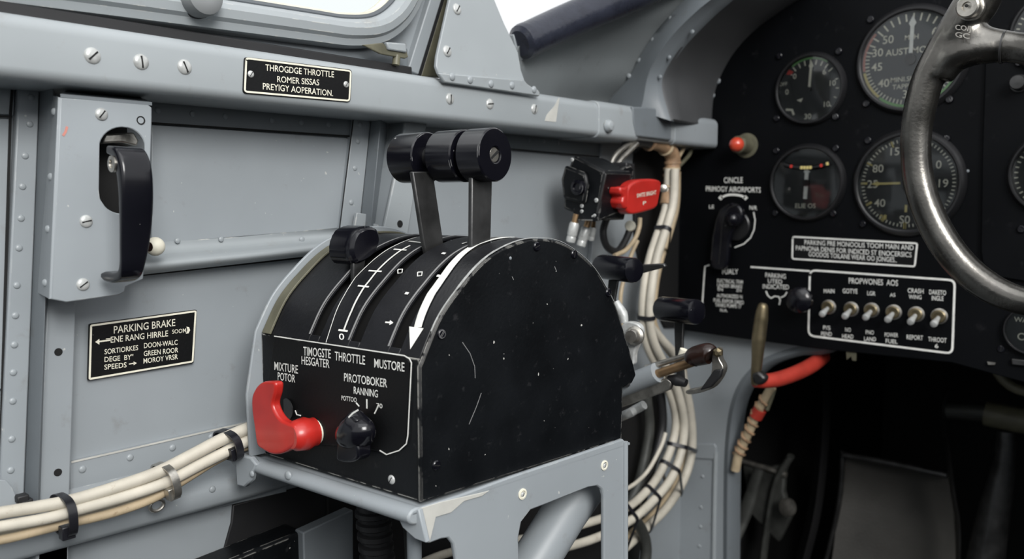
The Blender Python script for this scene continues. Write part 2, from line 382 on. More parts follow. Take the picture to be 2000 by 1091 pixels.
# gasket strip and window frame
g0 = MB().prism([V((.036, -.55, .990)), V((.036, .425, .990)), V((.036, .425, .997)), V((.036, -.55, .997))], (-.03, 0, 0))
XW = .03
win = thing('window_1', '', '', (XW, .2, .99), kind='structure')
g0.build('rubber_seal', 'rubber', win, bevel=.001)
path = [PX(u, v, XW) for u, v in ((-900, -190), (-300, -76), (0, -28), (300, 14), (600, 56), (680, 66), (737, 60), (777, 32), (802, -10), (826, -70), (850, -130))]
# closed rounded frame that continues outside the picture
top = [V((XW, path[-1].y+.02, 1.22)), V((XW, path[-1].y-.02, 1.26)), V((XW, .0, 1.27)), V((XW, -.45, 1.26)), V((XW, -.5, 1.22)), V((XW, -.5, 1.05))]
cen, _ = catmull(path+top+[path[0]], [1]*(len(path)+len(top)+1), 7)
cen = cen[:-1]
def ring(cen, offs):
    n = len(cen); out = []
    mid = sum(cen, V((0, 0, 0)))/n
    for i in range(n):
        T = (cen[(i+1) % n]-cen[i-1]).normalized(); S = T.cross(XN).normalized()
        if S.dot(mid-cen[i]) < 0: S = -S        # S points to the glass
        out.append([cen[i]+S*a+XN*b for a, b in offs])
    return out
W_ = .0098
MB().sweep(ring(cen, [(-W_, -.012), (-W_, .001), (-W_+.0015, .0045), (-.004, .006), (-.002, .0085), (.003, .0095), (.0065, .008), (W_-.001, .0045), (W_, .002), (W_, -.012)]), None, True).build('frame', 'greyl', win, sm=30)
MB().sweep(ring(cen, [(W_-.001, -.01), (W_-.001, .0005), (W_+.001, .0015), (W_+.003, .0005), (W_+.003, -.01)]), None, True).build('glazing_gasket', 'gasket', win)
MB().sweep(ring(cen, [(W_+.002, -.01), (W_+.002, -.001), (W_+.0045, -.001), (W_+.0045, -.01)]), None, True).build('inner_bead', 'cream', win)
pr = [r[0] for r in ring(cen, [(W_+.003, -.006)])]
MB().prism(pr, (-.002, 0, 0)).build('pane', 'pane', win, sm=0)
c = PX(381, -2, XW+.006)
k = thing('latch_knob', 'grey round rubber knob on the window frame, top left', 'knob', c)
r = 37*mpp(c)
MB().lathe([(r*.9, 0), (r, .002), (r, .010), (r*.95, .0125), (r*.7, .0145), (r*.3, .015), (0, .015)], c, (1, 0, 0), 36).build('rubber_cap', 'knobg', k)
MB().lathe([(r*1.02, -.001), (r*1.02, .0018), (r*.9, .002)], c, (1, 0, 0), 36).build('collar', 'rubber', k)
# lower corner tab of the window frame
f = lambda u, v: PX(u, v, XW+.008)
MB().prism([f(*q) for q in ((705, 88), (745, 84), (752, 92), (790, 96), (794, 112), (788, 115), (740, 106))], (.002, 0, 0)).build('corner_tab', 'olive', win, bevel=.0006)
MB().prism([f(*q) for q in ((748, 83), (786, 86), (788, 104), (752, 98))], (.004, 0, 0)).build('latch_block', 'greyl', win, bevel=.001)
MB().tube([f(775, 108), f(773, 127)], .0028).build('latch_pin', 'olive', win)
MB().prism([V((.026, -.55, .985)), V((.026, .43, .985)), V((.026, .43, 1.012)), V((.026, -.55, 1.012))], (-.01, 0, 0)).build('sill_channel', 'greyd', win, bevel=.001)
MB().prism([PX(u, v, .020) for u, v in ((690, 112), (700, 80), (770, 50), (800, 0), (822, -70), (880, -70), (822, 138), (700, 125))], (-.006, 0, 0)).build('corner_filler', 'grey', win, bevel=.001)
# post behind the gusset
post = thing('trim_4', '', '', PX(820, 130, .01), kind='structure')
g = lambda u, v: PX(u, v, .026)
MB().prism([g(*q) for q in ((797, 137), (862, -70), (884, -70), (818, 146))], (-.012, 0, 0)).build('post_flange', 'grey', post, bevel=.001)
MB().prism([PX(u, v, .0255) for u, v in ((817, 146), (883, -70), (889, -70), (823, 147))], (-.012, 0, 0)).build('post_seal', 'rubber', post)
MB().prism([PX(u, v, .025) for u, v in ((822, 150), (888, -70), (935, -70), (885, 150))], (-.012, 0, 0)).build('post_web', 'olive', post, bevel=.001)
# gusset plate
gus = thing('trim_5', '', '', PX(950, 180, .05), kind='structure')
b0 = V((.0535, 0, .985)); tn = V((1, 0, .16)).normalized()
G = lambda u, v: hit(u, v, b0, tn)
ol = [(890, -80), (878, 0), (866, 54), (854, 108), (852, 128), (857, 143), (1026, 160), (1018, 137), (1012, 102), (985, 46), (966, 0), (936, -80)]
MB().prism([G(*q) for q in ol], -tn*.003).build('gusset_plate', 'greyl', gus, bevel=.0007)
G2 = lambda u, v: PX(u, v, .0545)
MB().prism([G2(*q) for q in ((857, 142), (869, 161), (1054, 188), (1055, 180), (1050, 174), (1040, 170), (1030, 163), (1024, 156))], (-.0035, 0, 0)).build('gusset_flange', 'greyl', gus, bevel=.001)
for (u, v) in ((892, 18), (873, 100)): place(SCR, 'screw', gus, G(u, v), tn, .9, .0043)
rivets(gus, [(883, 150), (918, 156), (959, 164), (1000, 167), (1043, 175)], G2, XN, r=.003)

# padded roll along the windscreen sill
pts = [PX(1025, 80, .032), PX(1085, 52, .036), PX(1150, 23, .045), PX(1230, -12, .06), PX(1320, -50, .08)]
pts += [pts[-1]+(pts[-1]-pts[-2])*1.2+V((.012, 0, -.006)), pts[-1]+(pts[-1]-pts[-2])*2.4+V((.05, 0, -.03))]
rl = [34*mpp(pts[0]), 34*mpp(pts[1]), 34*mpp(pts[2]), 36*mpp(pts[3]), 36*mpp(pts[4]), 36*mpp(pts[4]), 36*mpp(pts[4])]
roll = thing('padded_roll', 'dark blue leather padded roll running up along the windscreen sill', 'padding', pts[0])
b = MB().tube(pts, [r*1.0 for r in rl], seg=28, sub=8)
b.build('leather_cover', 'leather', roll, sm=60)
T = (pts[1]-pts[0]).normalized()
MB().lathe([(rl[0]*.72, -.007), (rl[0]*.98, -.004), (rl[0]*1.03, 0), (rl[0]*1.01, .005), (rl[0]*.8, .008)], pts[0], T, 28).build('end_seam', 'leather', roll)
tag(MB().prism([PX(u, v, .028) for u, v in ((1003, 66), (1030, 68), (1052, 98), (1020, 118), (1008, 95))], (-.006, 0, 0)).build('sill_bracket', 'grey', bevel=.001), 'small grey sheet bracket at the lower end of the padded roll', 'bracket')

# ---- ribs and stringers on the side wall
# seams are thin dark joints cut by overlapping sheets
def sheet(poly, name, m='grey', x=.0015, parent=None, bevel=.0005):
    o = MB().prism([PX(u, v, x) for u, v in poly], (-x-.001, 0, 0)).build(name, m, parent, bevel=bevel); return o
rib = thing('trim_6', '', '', PX(60, 900, 0), kind='structure')
x1 = .006
MB().prism([PX(u, v, x1) for u, v in ((36, 168), (78, 170), (47, 985), (-2, 985))], (-x1, 0, 0)).build('riveted_flange', 'grey', rib, bevel=.0008)
MB().hexa([PX(78, 170, x1), PX(78, 170, -.001), PX(110, 172, -.001), PX(104, 172, .024), PX(47, 985, x1), PX(47, 985, -.001), PX(85, 985, -.001), PX(74, 985, .02)]).build('web', 'greyd', rib, bevel=.0008)  # shaded side of the rib, its shade put into the darker grey
rivets(rib, [(61, 190), (58, 242), (49, 304), (44, 364), (41, 426), (37, 484), (33, 557), (30, 616), (28, 673), (26, 727), (25, 783), (23, 857), (21, 918)], lambda u, v: PX(u, v, x1), XN, r=.0019)
# dark joint left of it
sheet(((-60, 230), (24, 232), (6, 760), (-60, 760)), 'trim_7', x=.003)['kind'] = 'structure'
sheet(((-60, 120), (30, 120), (27, 224), (-60, 222)), 'trim_8', x=.003)['kind'] = 'structure'
# lower vertical angle
ang = thing('trim_9', '', '', PX(110, 900, 0), kind='structure')
x2 = .012
MB().prism([PX(u, v, x2) for u, v in ((92, 570), (150, 565), (136, 1000), (134, 1120), (70, 1120), (74, 950))], (-x2, 0, 0)).build('angle_face', 'grey', ang, bevel=.001)
for u, v in ((114, 687), (113, 922)): MB().lathe([(.0022, -.0005), (.0022, .0002), (0, .0002)], PX(u, v, x2), XN, 14).build('rivet_hole', 'slot', ang)
# upper seam strip under the rail, its shade put into darker sheets and rivets
s = thing('trim_10', '', '', PX(480, 260, 0), kind='structure')
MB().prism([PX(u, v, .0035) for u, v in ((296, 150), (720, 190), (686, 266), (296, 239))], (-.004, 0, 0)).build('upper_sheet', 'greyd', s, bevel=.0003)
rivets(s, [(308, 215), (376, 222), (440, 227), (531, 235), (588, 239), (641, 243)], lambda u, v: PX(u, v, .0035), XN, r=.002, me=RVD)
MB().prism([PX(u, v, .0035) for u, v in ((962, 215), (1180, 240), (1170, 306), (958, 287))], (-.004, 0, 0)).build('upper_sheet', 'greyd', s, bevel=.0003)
rivets(s, [(1033, 274), (1062, 276), (1090, 279)], lambda u, v: PX(u, v, .0035), XN, r=.002, me=RVD)
# main skin sheets
sheet(((296, 243), (684, 270), (664, 446), (296, 476)), 'trim_11', x=.002)['kind'] = 'structure'
# hat stringer (shelf)
st = thing('trim_12', '', '', PX(450, 520, 0), kind='structure')
def secbeam(ends, sec):
    # ends: two (upper px, lower px); sec: list of (t along height, x)
    rows = []
    for (ut, vt), (ub, vb) in ends:
        rows.append([PX(lerp(ut, ub, t), lerp(vt, vb, t), x) if x > 0 else PX(lerp(ut, ub, t), lerp(vt, vb, t), -.002) for t, x in sec])
    return rows
prof = [(0, -1), (0, .003), (.10, .003), (.30, .004), (.42, .007), (.52, .014), (.62, .018), (.72, .0195), (.82, .019), (.92, .016), (1.0, .010), (1.0, -1)]
MB().sweep(secbeam([((262, 476), (262, 538)), ((470, 462), (470, 515)), ((664, 444), (628, 497))], prof), None).build('hat_section', 'greyl', st, sm=60)
rivets(st, [(347, 470), (432, 467)], lambda u, v: PX(u, v, .004), XN, r=.0018)
for u, v in ((590, 467),): place(RV, 'rivet', st, PX(u, v, .006), XN, 0, .002)
# rib 2
rb2 = thing('trim_13', '', '', PX(700, 440, 0), kind='structure')
MB().prism([PX(u, v, .006) for u, v in ((692, 222), (726, 222), (700, 470), (662, 470))], (-.006, 0, 0)).build('riveted_flange', 'grey', rb2, bevel=.0008)
MB().hexa([PX(726, 222, .006), PX(726, 222, -.001), PX(760, 222, -.001), PX(745, 222, .02), PX(700, 470, .006), PX(700, 470, -.001), PX(735, 470, -.001), PX(722, 470, .018)]).build('web', 'greyd', rb2, bevel=.0008)  # web darkened the same way, shade carried by its colour
rivets(rb2, [(703, 243), (699, 276), (693, 328), (686, 395)], lambda u, v: PX(u, v, .006), XN, r=.0021)
# bright strut behind the throttle
st2 = thing('trim_14', '', '', PX(790, 440, 0), kind='structure')
MB().prism([PX(u, v, .022) for u, v in ((793, 232), (836, 232), (822, 300), (795, 470), (745, 470), (775, 330))], (-.003, 0, 0)).build('strut_face', 'greyl', st2, bevel=.0008)
MB().prism([PX(u, v, .019) for u, v in ((793, 232), (797, 232), (750, 470), (745, 470))], (-.019, 0, 0)).build('strut_web', 'grey', st2)
MB().lathe([(.0028, -.0005), (.0028, .0003), (0, .0003)], PX(781, 437, .022), XN, 14).build('rivet_hole', 'slot', st2)
MB().prism([PX(u, v, .012) for u, v in ((697, 415), (718, 418), (724, 434), (748, 442), (746, 460), (690, 460))], (-.003, 0, 0)).build('clip', 'greyl', st2, bevel=.0005)

# lower riveted strip and longeron
ls = thing('trim_15', '', '', PX(320, 900, 0), kind='structure')
MB().prism([PX(u, v, .0035) for u, v in ((137, 902), (560, 805), (560, 960), (137, 1060))], (-.004, 0, 0)).build('riveted_strip', 'grey', ls, bevel=.0006)
rivets(ls, [(161, 916), (254, 893), (337, 874), (413, 853)], lambda u, v: PX(u, v, .0035), XN, r=.0022)
lab(MB().ribbon([PX(u, v, .0037) for u, v in ((139, 902), (250, 877), (400, 843), (495, 822))], .0011, XN, .0003).build('worn_edge', 'patch', ls), 'paint worn bright along the strip edge')
MB().sweep(secbeam([((-60, 985), (-60, 1130)), ((20, 985), (20, 1098)), ((137, 955), (137, 1066)), ((475, 875), (475, 974)), ((640, 838), (640, 925))],
    [(0, -1), (0, .004), (.25, .006), (.4, .012), (.55, .019), (.7, .021), (.93, .021), (1.0, .018), (1.0, -1)]), None).build('longeron', 'grey', ls, sm=60)
rivets(ls, [(415, 955), (20, 1045)], lambda u, v: PX(u, v, .021), XN, r=.0022)
MB().prism([PX(u, v, .02) for u, v in ((-60, 935), (12, 937), (24, 950), (34, 975), (60, 978), (60, 1000), (-60, 1010))], (-.003, 0, 0)).build('bent_tab', 'grey', ls, bevel=.0005)
MB().prism([PX(u, v, .012) for u, v in ((76, 1070), (134, 1060), (134, 1200), (66, 1200))], (-.003, 0, 0)).build('lower_angle', 'grey', ls, bevel=.0005)
# small chipped bracket in the gap
for u, v in ((42, 972), (50, 980)): MB().box(PX(u, v, .021)-V((.003, .003, .002)), PX(u, v, .021)+V((.003, .003, .002))).build('clip_remnant', 'rubber', ls, bevel=.0008)

# ---- handle housing
hs = thing('handle_housing', 'light grey bent sheet housing carrying the black pull handle, upper left wall', 'cover plate', PX(180, 570, .02))
XH = .040
fpt = lambda u, v: PX(u, v, XH)
out_ = [(118, 190), (287, 203), (297, 210), (297, 235), (291, 420), (283, 540), (247, 560), (236, 578), (200, 586), (130, 590), (100, 584)]
slot = []
for i in range(28):
    a = 2*PI*i/28; cx, cy = 239, (290 if math.sin(a) < 0 else 375); slot.append((cx+45*math.cos(a)*(1.0), cy+42*math.sin(a)))
out_ = [(118, 190), (287, 203), (297, 210), (297, 235), (291, 420), (280, 545), (246, 560), (244, 570), (232, 576), (130, 590), (100, 584)]
MB().plate([fpt(*q) for q in out_], [[fpt(*q) for q in slot]], (-.002, 0, 0)).build('face_plate', 'grey', hs, sm=30, bevel=.0006)
rws = []
for (u, v), (u2, v2) in (((118, 190), (96, 184)), ((100, 584), (72, 572))):
    a = fpt(u, v)
    bq = PX(u2, v2, .012); mid = lerp(a, bq, .25)+V((.0015, -.0008, 0))
    rws.append([a+V((0, .001, 0)), a+V((-.0005, -.001, 0)), mid, bq, bq+V((-.004, .002, 0)), a+V((-.004, .002, 0))])
MB().sweep(rws, None).build('side_return', 'grey', hs, sm=60, bevel=.0004)
MB().hexa([PX(118, 190, XH), PX(297, 206, XH), PX(262, 190, .006), PX(140, 176, .006), PX(118, 187, XH)+V((0, 0, .001)), PX(297, 203, XH)+V((0, 0, .001)), PX(262, 186, .006), PX(140, 172, .006)]).build('top_return', 'greyd', hs)
for u, v, s in ((198, 223, .9), (168, 432, .2), (162, 555, .6)): place(SCR, 'screw', hs, fpt(u, v), XN, s, .0034)
MB().lathe([(.0024, -.001), (.0024, .0003), (.0012, -.0002), (0, -.0002)], fpt(275, 235), XN, 16).build('rivet_hole', 'slot', hs)
for u, v in ((112, 218), (98, 345), (90, 447), (82, 552)):
    t = (v-190)/394; base = PX(lerp(107, 86, t), v, .03); place(RV, 'rivet', hs, base, (.3, -1, 0), 0, .002)
MB().ribbon([fpt(123, 265), fpt(128, 257), fpt(131, 247)], .0012, XN, .0002).build('paint_scratch', 'pink', hs)
bx = MB(); c1, c2 = fpt(192, 246), fpt(289, 420)
bx.box((.002, c1.y-.002, c2.z-.003), (.006, c2.y+.006, c1.z+.003)).build('recess_back', 'slot', hs)
MB().prism([PX(u, v, .028) for u, v in ((205, 262), (262, 258), (272, 275), (268, 285), (238, 278), (200, 280))], (-.012, 0, 0)).build('pivot_block', 'steel', hs, bevel=.001)
# the handle: side profile extruded along the wall
yh = PX(196, 535, .047).y
q = lambda u, v: PY(u, v, yh)
hp = [(208, 292, 16, .0150), (222, 300, 24, .0160), (230, 330, 30, .0165), (234, 375, 22, .0165), (235, 430, 15, .0160), (235, 480, 13, .0145), (235, 515, 14, .0125), (231, 535, 19, .0115), (218, 542, 21, .011), (203, 540, 20, .011), (197, 538, 10, .009)]
ctr = cm([q(a, b) for a, b, c, d in hp], 5); prm = catmull([V((c, d, 0)) for a, b, c, d in hp], [1]*len(hp), 5)[0]
rows = []
for i, p in enumerate(ctr):
    T = (ctr[min(i+1, len(ctr)-1)]-ctr[max(i-1, 0)]).normalized(); S_ = T.cross(V((0, 1, 0))).normalized()
    th = prm[i].x*mpp(p)*.5; wd = prm[i].y; rr_ = min(th*.6, .003); sec = []
    for (sa, yb_, a0) in ((1, wd, 0), (-1, wd, 90), (-1, 0, 180), (1, 0, 270)):
        for k in range(5):
            a = math.radians(a0+90*k/4); cx_ = sa*(th-rr_); cy_ = (wd-rr_) if yb_ else rr_
            sec.append(p+S_*(cx_+rr_*math.cos(a))+V((0, cy_+rr_*math.sin(a), 0)))
    rows.append(sec)
h = MB().sweep(rows, None).build('pull_handle', 'knob', hs, sm=60)
lab(h, 'glossy black pull handle')
MB().lathe([(.0042, -.001), (.0042, .0008), (.0022, .0010), (.002, .0002), (0, .0002)], q(220, 320), (0, -1, 0), 20).build('pivot_pin', 'steel', hs)

# knob on the stringer
c = PX(303, 481, .028)
kb = thing('ball_knob', 'cream ball knob with a brown bored end beside the black pull handle', 'knob', c)
r = 18.5*mpp(c); ax = V((.35, -1, .0)).normalized()
MB().lathe([(r*math.sin(t), -r*math.cos(t)) for t in [PI*(.02+.98*i/14)*.82 for i in range(15)]]+[(r*.45, r*.8)], c, ax, 28).build('ball', 'cream', kb)
MB().lathe([(r*.52, r*.5), (r*.5, r*.86), (0, r*.84)], c, ax, 20).build('bore', 'brownboot', kb)
MB().tube([c+V((-.003, .002, 0)), c+V((-.02, .004, 0))], r*.35).build('stem', 'steel', kb)
# sealed joints between the sheets
def seam(pts, x=.0022, wd=.0011, fnn=None):
    o = MB().ribbon([PX(u, v, x) for u, v in pts], wd, XN, .0002).build('joint', 'slot', seams); return o
seams = thing('trim_16', '', '', PX(300, 240, 0), kind='structure')
seam([(296, 240), (686, 266)], .0037); seam([(691, 224), (663, 446)], .0063, .0009); seam([(24, 175), (20, 230), (3, 800), (-6, 900)], .0034, .0014)
seam([(-60, 226), (24, 228)], .0034); seam([(958, 287), (1170, 306)], .0037); seam([(790, 225), (800, 290)], .0037)
seam([(275, 537), (626, 499)], .0022, .0012)
# ============================================================ THROTTLE QUADRANT
ZB = .74
QB = PZ(822, 982, ZB); QA = PZ(513, 887, ZB); QC = PZ(1215, 858, ZB)
EW = (QA-QB).normalized(); ED = (QC-QB).normalized(); QW = (QA-QB).length; QD = (QC-QB).length
EZ = V((0, 0, 1)); NS = ED.cross(EZ).normalized(); NF = EW.cross(EZ).normalized()
if NS.dot(CAM-QB) < 0: NS = -NS
if NF.dot(CAM-QB) < 0: NF = -NF
def Q(w, d, z): return QB+EW*w+ED*d+EZ*z
def QS(u, v, w=0.0): return hit(u, v, QB+EW*w, NS)       # on a side plane at width w
def QF(u, v, d=0.0): return hit(u, v, QB+ED*d, NF)       # on a front plane at depth d
def loc_(p):
    r = p-QB; a, b, c, d = EW.x, ED.x, EW.y, ED.y; det = a*d-b*c
    return ((r.x*d-b*r.y)/det, (a*r.y-r.x*c)/det, r.z)
# drum profile (d, z) measured on the side plane
ppx = [(826, 701), (841, 662), (854, 631), (867, 607), (884, 582), (898, 564), (917, 540), (939, 516), (965, 495), (1000, 477), (1030, 468), (1060, 466), (1090, 471), (1123, 488), (1160, 521), (1186, 562), (1204, 598), (1217, 639), (1231, 685), (1243, 732)]
pr_ = [loc_(QS(*p))[1:] for p in ppx]
pr_ = [(max(.001, a), b) for a, b in pr_]
prof = [(p.x, p.y) for p in cm([V((a, b, 0)) for a, b in pr_], 5)]
ZF = prof[0][1]
lens = [0]
for a, b in zip(prof, prof[1:]): lens.append(lens[-1]+math.hypot(b[0]-a[0], b[1]-a[1]))
def drum(s, off=0.):
    s = max(0, min(lens[-1]-1e-6, s)); i = max(j for j in range(len(lens)) if lens[j] <= s); i = min(i, len(prof)-2)
    t = (s-lens[i])/(lens[i+1]-lens[i]); d = lerp(prof[i][0], prof[i+1][0], t); z = lerp(prof[i][1], prof[i+1][1], t)
    k = max(1, min(len(prof)-2, i+(t > .5))); td = prof[k+1][0]-prof[k-1][0]; tz = prof[k+1][1]-prof[k-1][1]; l = math.hypot(td, tz)
    return d-tz/l*off, z+td/l*off
def D(w, s, off=0.): d, z = drum(s, off); return Q(w, d, z)
def Dn(w, s): return (D(w, s, .001)-D(w, s)).normalized()
def inv(u, v, off=0., w=None, s=.07):
    w = QW/2 if w is None else w
    for _ in range(30):
        p = proj(D(w, s, off)); pw = proj(D(w+1e-4, s, off)); ps = proj(D(w, s+1e-3, off))
        a, c = (pw[0]-p[0])/1e-4, (pw[1]-p[1])/1e-4; b, d = (ps[0]-p[0])/1e-3, (ps[1]-p[1])/1e-3
        ex, ey = u-p[0], v-p[1]; det = a*d-b*c
        if abs(det) < 1e-3: break
        w += max(-.02, min(.02, (ex*d-b*ey)/det)); s += max(-.02, min(.02, (a*ey-ex*c)/det)); s = max(.0005, min(lens[-1], s))
    return w, s
quad = thing('throttle_quadrant', 'black half-drum throttle quadrant with lever slots, worn edges and white lettering', 'throttle quadrant', Q(QW/2, QD/2, 0))
# inboard side plate
side = [Q(0, 0, 0), Q(0, 0, ZF*.5), Q(0, .0, ZF*.95)]+[Q(0, d, z) for d, z in prof]+[Q(0, *loc_(QS(1235, 748))[1:]), Q(0, *loc_(QS(1217, 758))[1:]), QC]
o = MB().prism(side, EW*.0025).build('side_plate', 'black', quad, sm=30, bevel=.0012, bseg=3)
# outboard side plate, grey, larger radius
oc = V((.088, .045, 0))
o2 = [(oc.x+(d-oc.x)*1.05, oc.y+(z-oc.y)*1.05) for d, z in prof]
g_ = [Q(QW+.0005, -.008, 0), Q(QW+.0005, -.009, .04)]+[Q(QW+.0005, d, z) for d, z in o2 if d < .185]+[Q(QW+.0005, .18, 0)]
lab(MB().prism(g_, EW*.002).build('back_plate', 'grey', quad, sm=30, bevel=.0006), 'grey back plate')
# slots
sl = []
for u, v in ((613, 661), (690, 672), (769, 686)):
    sl.append(loc_(QF(u, v, .003))[0])
HW = .0042; ED_ = [.0025]
edges = [.0025]+[x for w0 in sl[::-1] for x in (w0-HW, w0+HW)]+[QW]
S0 = .0; S1 = lens[-1]; SA, SB = .004, S1-.01
cov = MB(); ns = 60
def patch(b, wa, wb, sa, sb, n, th=.0018, off=0.):
    rows = []
    for i in range(n+1):
        s = lerp(sa, sb, i/n)
        rows.append([D(wa, s, off), D(wb, s, off), D(wb, s, off-th), D(wa, s, off-th)])
    b.sweep(rows, None)
for i in range(0, len(edges)-1, 2): patch(cov, edges[i], edges[i+1], S0, S1, ns)
for i in range(1, len(edges)-1, 2): patch(cov, edges[i], edges[i+1], S0, SA, 2); patch(cov, edges[i], edges[i+1], SB, S1, 3)
cov.build('drum_cover', 'blackc', quad, sm=50, bevel=.0004)
b = MB(); patch(b, .003, QW-.001, 0, S1, 40, .002, -.009); b.build('inner_drum', 'slot', quad, sm=50)
# raised strips beside slots
b = MB()
for w0 in sl:
    b2 = MB(); patch(b2, w0+HW, w0+HW+.0012, SA, SB, ns, .0002, .0007); b2.build('slot_rim', 'rimline', quad, sm=50)
# box body
MB().prism([Q(.0025, .0015, 0), Q(QW, .0015, 0), Q(QW, .0015, ZF), Q(.0025, .0015, ZF)], ED*.003).build('front_plate', 'black', quad, sm=0, bevel=.0006)
MB().prism([Q(.003, .005, .0), Q(QW-.001, .005, 0), Q(QW-.001, QD-.003, 0), Q(.003, QD-.003, 0)], EZ*.003).build('base_plate', 'black', quad)
MB().prism([Q(.0025, QD-.003, 0), Q(QW, QD-.003, 0), Q(QW, QD-.003, .05), Q(.0025, QD-.003, .05)], ED*.002).build('rear_plate', 'black', quad)
fa = [(539, 657), (795, 696), (803, 707), (801, 760), (796, 850), (793, 868), (780, 880), (755, 888), (742, 880), (700, 872), (530, 860), (519, 845), (527, 740)]
lab(MB().prism([QF(u, v, .0015) for u, v in fa], -ED*.0012).build('legend_plate', 'blackp', quad, sm=0, bevel=.0004), 'black engraved legend plate')
# rails of bright wear lines around the legend plate
b = MB()
FN = lambda u, v: QF(u, v, .0003)
b.ribbon([FN(*p) for p in ((536, 656), (700, 680.5), (790, 694), (800, 700), (804, 708), (803, 730), (797, 850), (794, 866), (780, 879), (755, 887), (742, 879))], .0006, NF, .0003)
b.build('legend_border', 'white', quad)
tx = MB()
for s, L, R, h in (('TIMOGSTE', (593.5, 693), (647, 699), 17), ('HESGATER', (590, 710.5), (644.5, 718), 16), ('THROTTLE', (655, 702.5), (714, 711.5), 17), ('MUSTORE', (732, 716.5), (791, 725), 17),
    ('MIXTURE', (537, 721.5), (583, 729), 16), ('POTOR', (543.5, 741), (577.5, 746.5), 15), ('PIROTOBOKER', (673, 743.5), (757, 756), 16), ('RANNING', (692, 768), (739, 775.5), 14), ('POTTOO', (668, 780.5), (697.6, 785), 9), ('70', (736, 795), (748, 797), 9)):
    text(tx, s, L, R, h, FN, NF, .0004)
for pts in ([(716.8, 779), (717, 797)], [(740, 791), (732, 807)], [(696, 786), (702, 793)], [(559.5, 781), (560.5, 816)], [(577, 801), (580, 809), (588, 811)]): tx.ribbon([FN(*p) for p in pts], .0006, NF, .0004)
tx.build('lettering', 'white', quad, sm=0)
# painted scales on the drum
mk = MB()
def dl(pts, wd, off=.0004, n=6):
    q_ = []; W2 = []
    ws = [inv(u, v) for u, v in pts]
    for i in range(len(ws)-1):
        for k in range(n): q_.append((lerp(ws[i][0], ws[i+1][0], k/n), lerp(ws[i][1], ws[i+1][1], k/n))); W2.append(lerp(wd[i], wd[i+1], k/n) if isinstance(wd, list) else wd)
    q_.append(ws[-1]); W2.append(wd[-1] if isinstance(wd, list) else wd)
    mk.ribbon([D(w, s, off) for w, s in q_], W2, [Dn(w, s) for w, s in q_], .0002)
dl([(672.7, 645), (688, 607), (712, 561.6), (738, 529), (767, 502), (801, 480.5)], .0013)
for p in (((662.5, 644.5), (680, 647)), ((700, 558.7), (721, 561)), ((721, 529.4), (746, 531)), ((770, 487.7), (794, 489.6)), ((799, 472), (824, 475))): dl(list(p), .0011, n=2)
dl([(638, 669), (655, 616), (671.5, 580.6), (695, 542.5), (724, 514), (767, 483), (814.5, 464)], .0004)
dl([(753.8, 629.5), (768, 630.7)], .0009, n=2); dl([(763, 627), (768.5, 630.7), (762, 634)], .0007, n=2)
for u, v in ((782, 530.6), (820.5, 536)):
    a = [(u-4, v-3.5), (u+5, v-4), (u+4, v+3), (u-4, v+4), (u-4, v-3.5)]; dl(a, .0006, n=1)
for u, v in ((795.5, 573), (857.5, 539), (867, 495.3)): dl([(u-3, v), (u+3, v+1)], .0016, n=1)
dl([(903, 477), (912, 474)], .0012, n=1)
ca = [(802.6, 682), (817, 640), (827.6, 607), (843.7, 573.5), (867.5, 540), (885, 516), (903, 497), (931, 478), (965, 468), (1003, 463.5)]
dl(ca[1:], [.0058, .0062, .0064, .0058, .0058, .0052, .0046, .0038, .0026], n=8)
ah = [inv(u, v) for u, v in ((800.7, 638), (828.4, 641.5), (802.6, 682))]
mk.prism([D(w, s, .0004) for w, s in ah], Dn(*ah[0])*.0002)
tx2 = inv(668, 660)
mk.build('scale_marks', 'white', quad, sm=0)
mk = MB()
def DS(u, v): return D(*inv(u, v), .0004)
text(mk, '0', (663.5, 663), (673.5, 664), 12, DS, Dn(*tx2), .0001); mk.build('scale_zero', 'white', quad, sm=0)
# worn bright line where cover meets side plate
b = MB(); rows = [(D(.0012, s, .0006), Dn(0, s)) for s in [lens[-1]*i/50 for i in range(3, 40)]]
b.ribbon([p for p, n in rows], [.0006+.0014*(.6+.4*abs(math.sin(i*1.7)))*(1 if 5 < i < 24 else .25) for i in range(len(rows))], [n for p, n in rows], .0002); lab(b.build('worn_edge', 'screw', quad), 'paint worn to metal along the edge')
# olive strip on the outer edge of the drum
b = MB(); wo = QW-.008
rows = []
for i in range(30):
    s = lerp(.0, lens[-1]*.5, i/29); rows.append([D(QW-.009, s, .0002), D(QW-.0005, s, .0002), D(QW-.0005, s, .0012), D(QW-.009, s, .0016)])
b.sweep(rows, None); lab(b.build('edge_strip', 'olive', quad, sm=50, bevel=.0003), 'yellowed strip along the outer edge')
for pp in (((903, 668), (918, 690), (927, 715), (928, 738)), ((940, 767), (930, 795), (916, 828)), ((1083, 520), (1087, 530)), ((1000, 540), (1003, 546))):
    b = MB(); b.ribbon([QS(*p) for p in pp], .00035, NS, .0001); lab(b.build('scratch', 'rimline', quad), 'pale scratch')
# screws
for u, v in ((862, 652), (852, 908), (1048, 481), (1121, 496), (1188, 571), (997, 504)): place(SCRB if u != 997 else RVD, 'screw', quad, QS(u, v), NS, random.random()*3, .0029 if u != 997 else .001)
place(SCR, 'screw', quad, QF(765, 936, .0015), NF, 1, .0026)

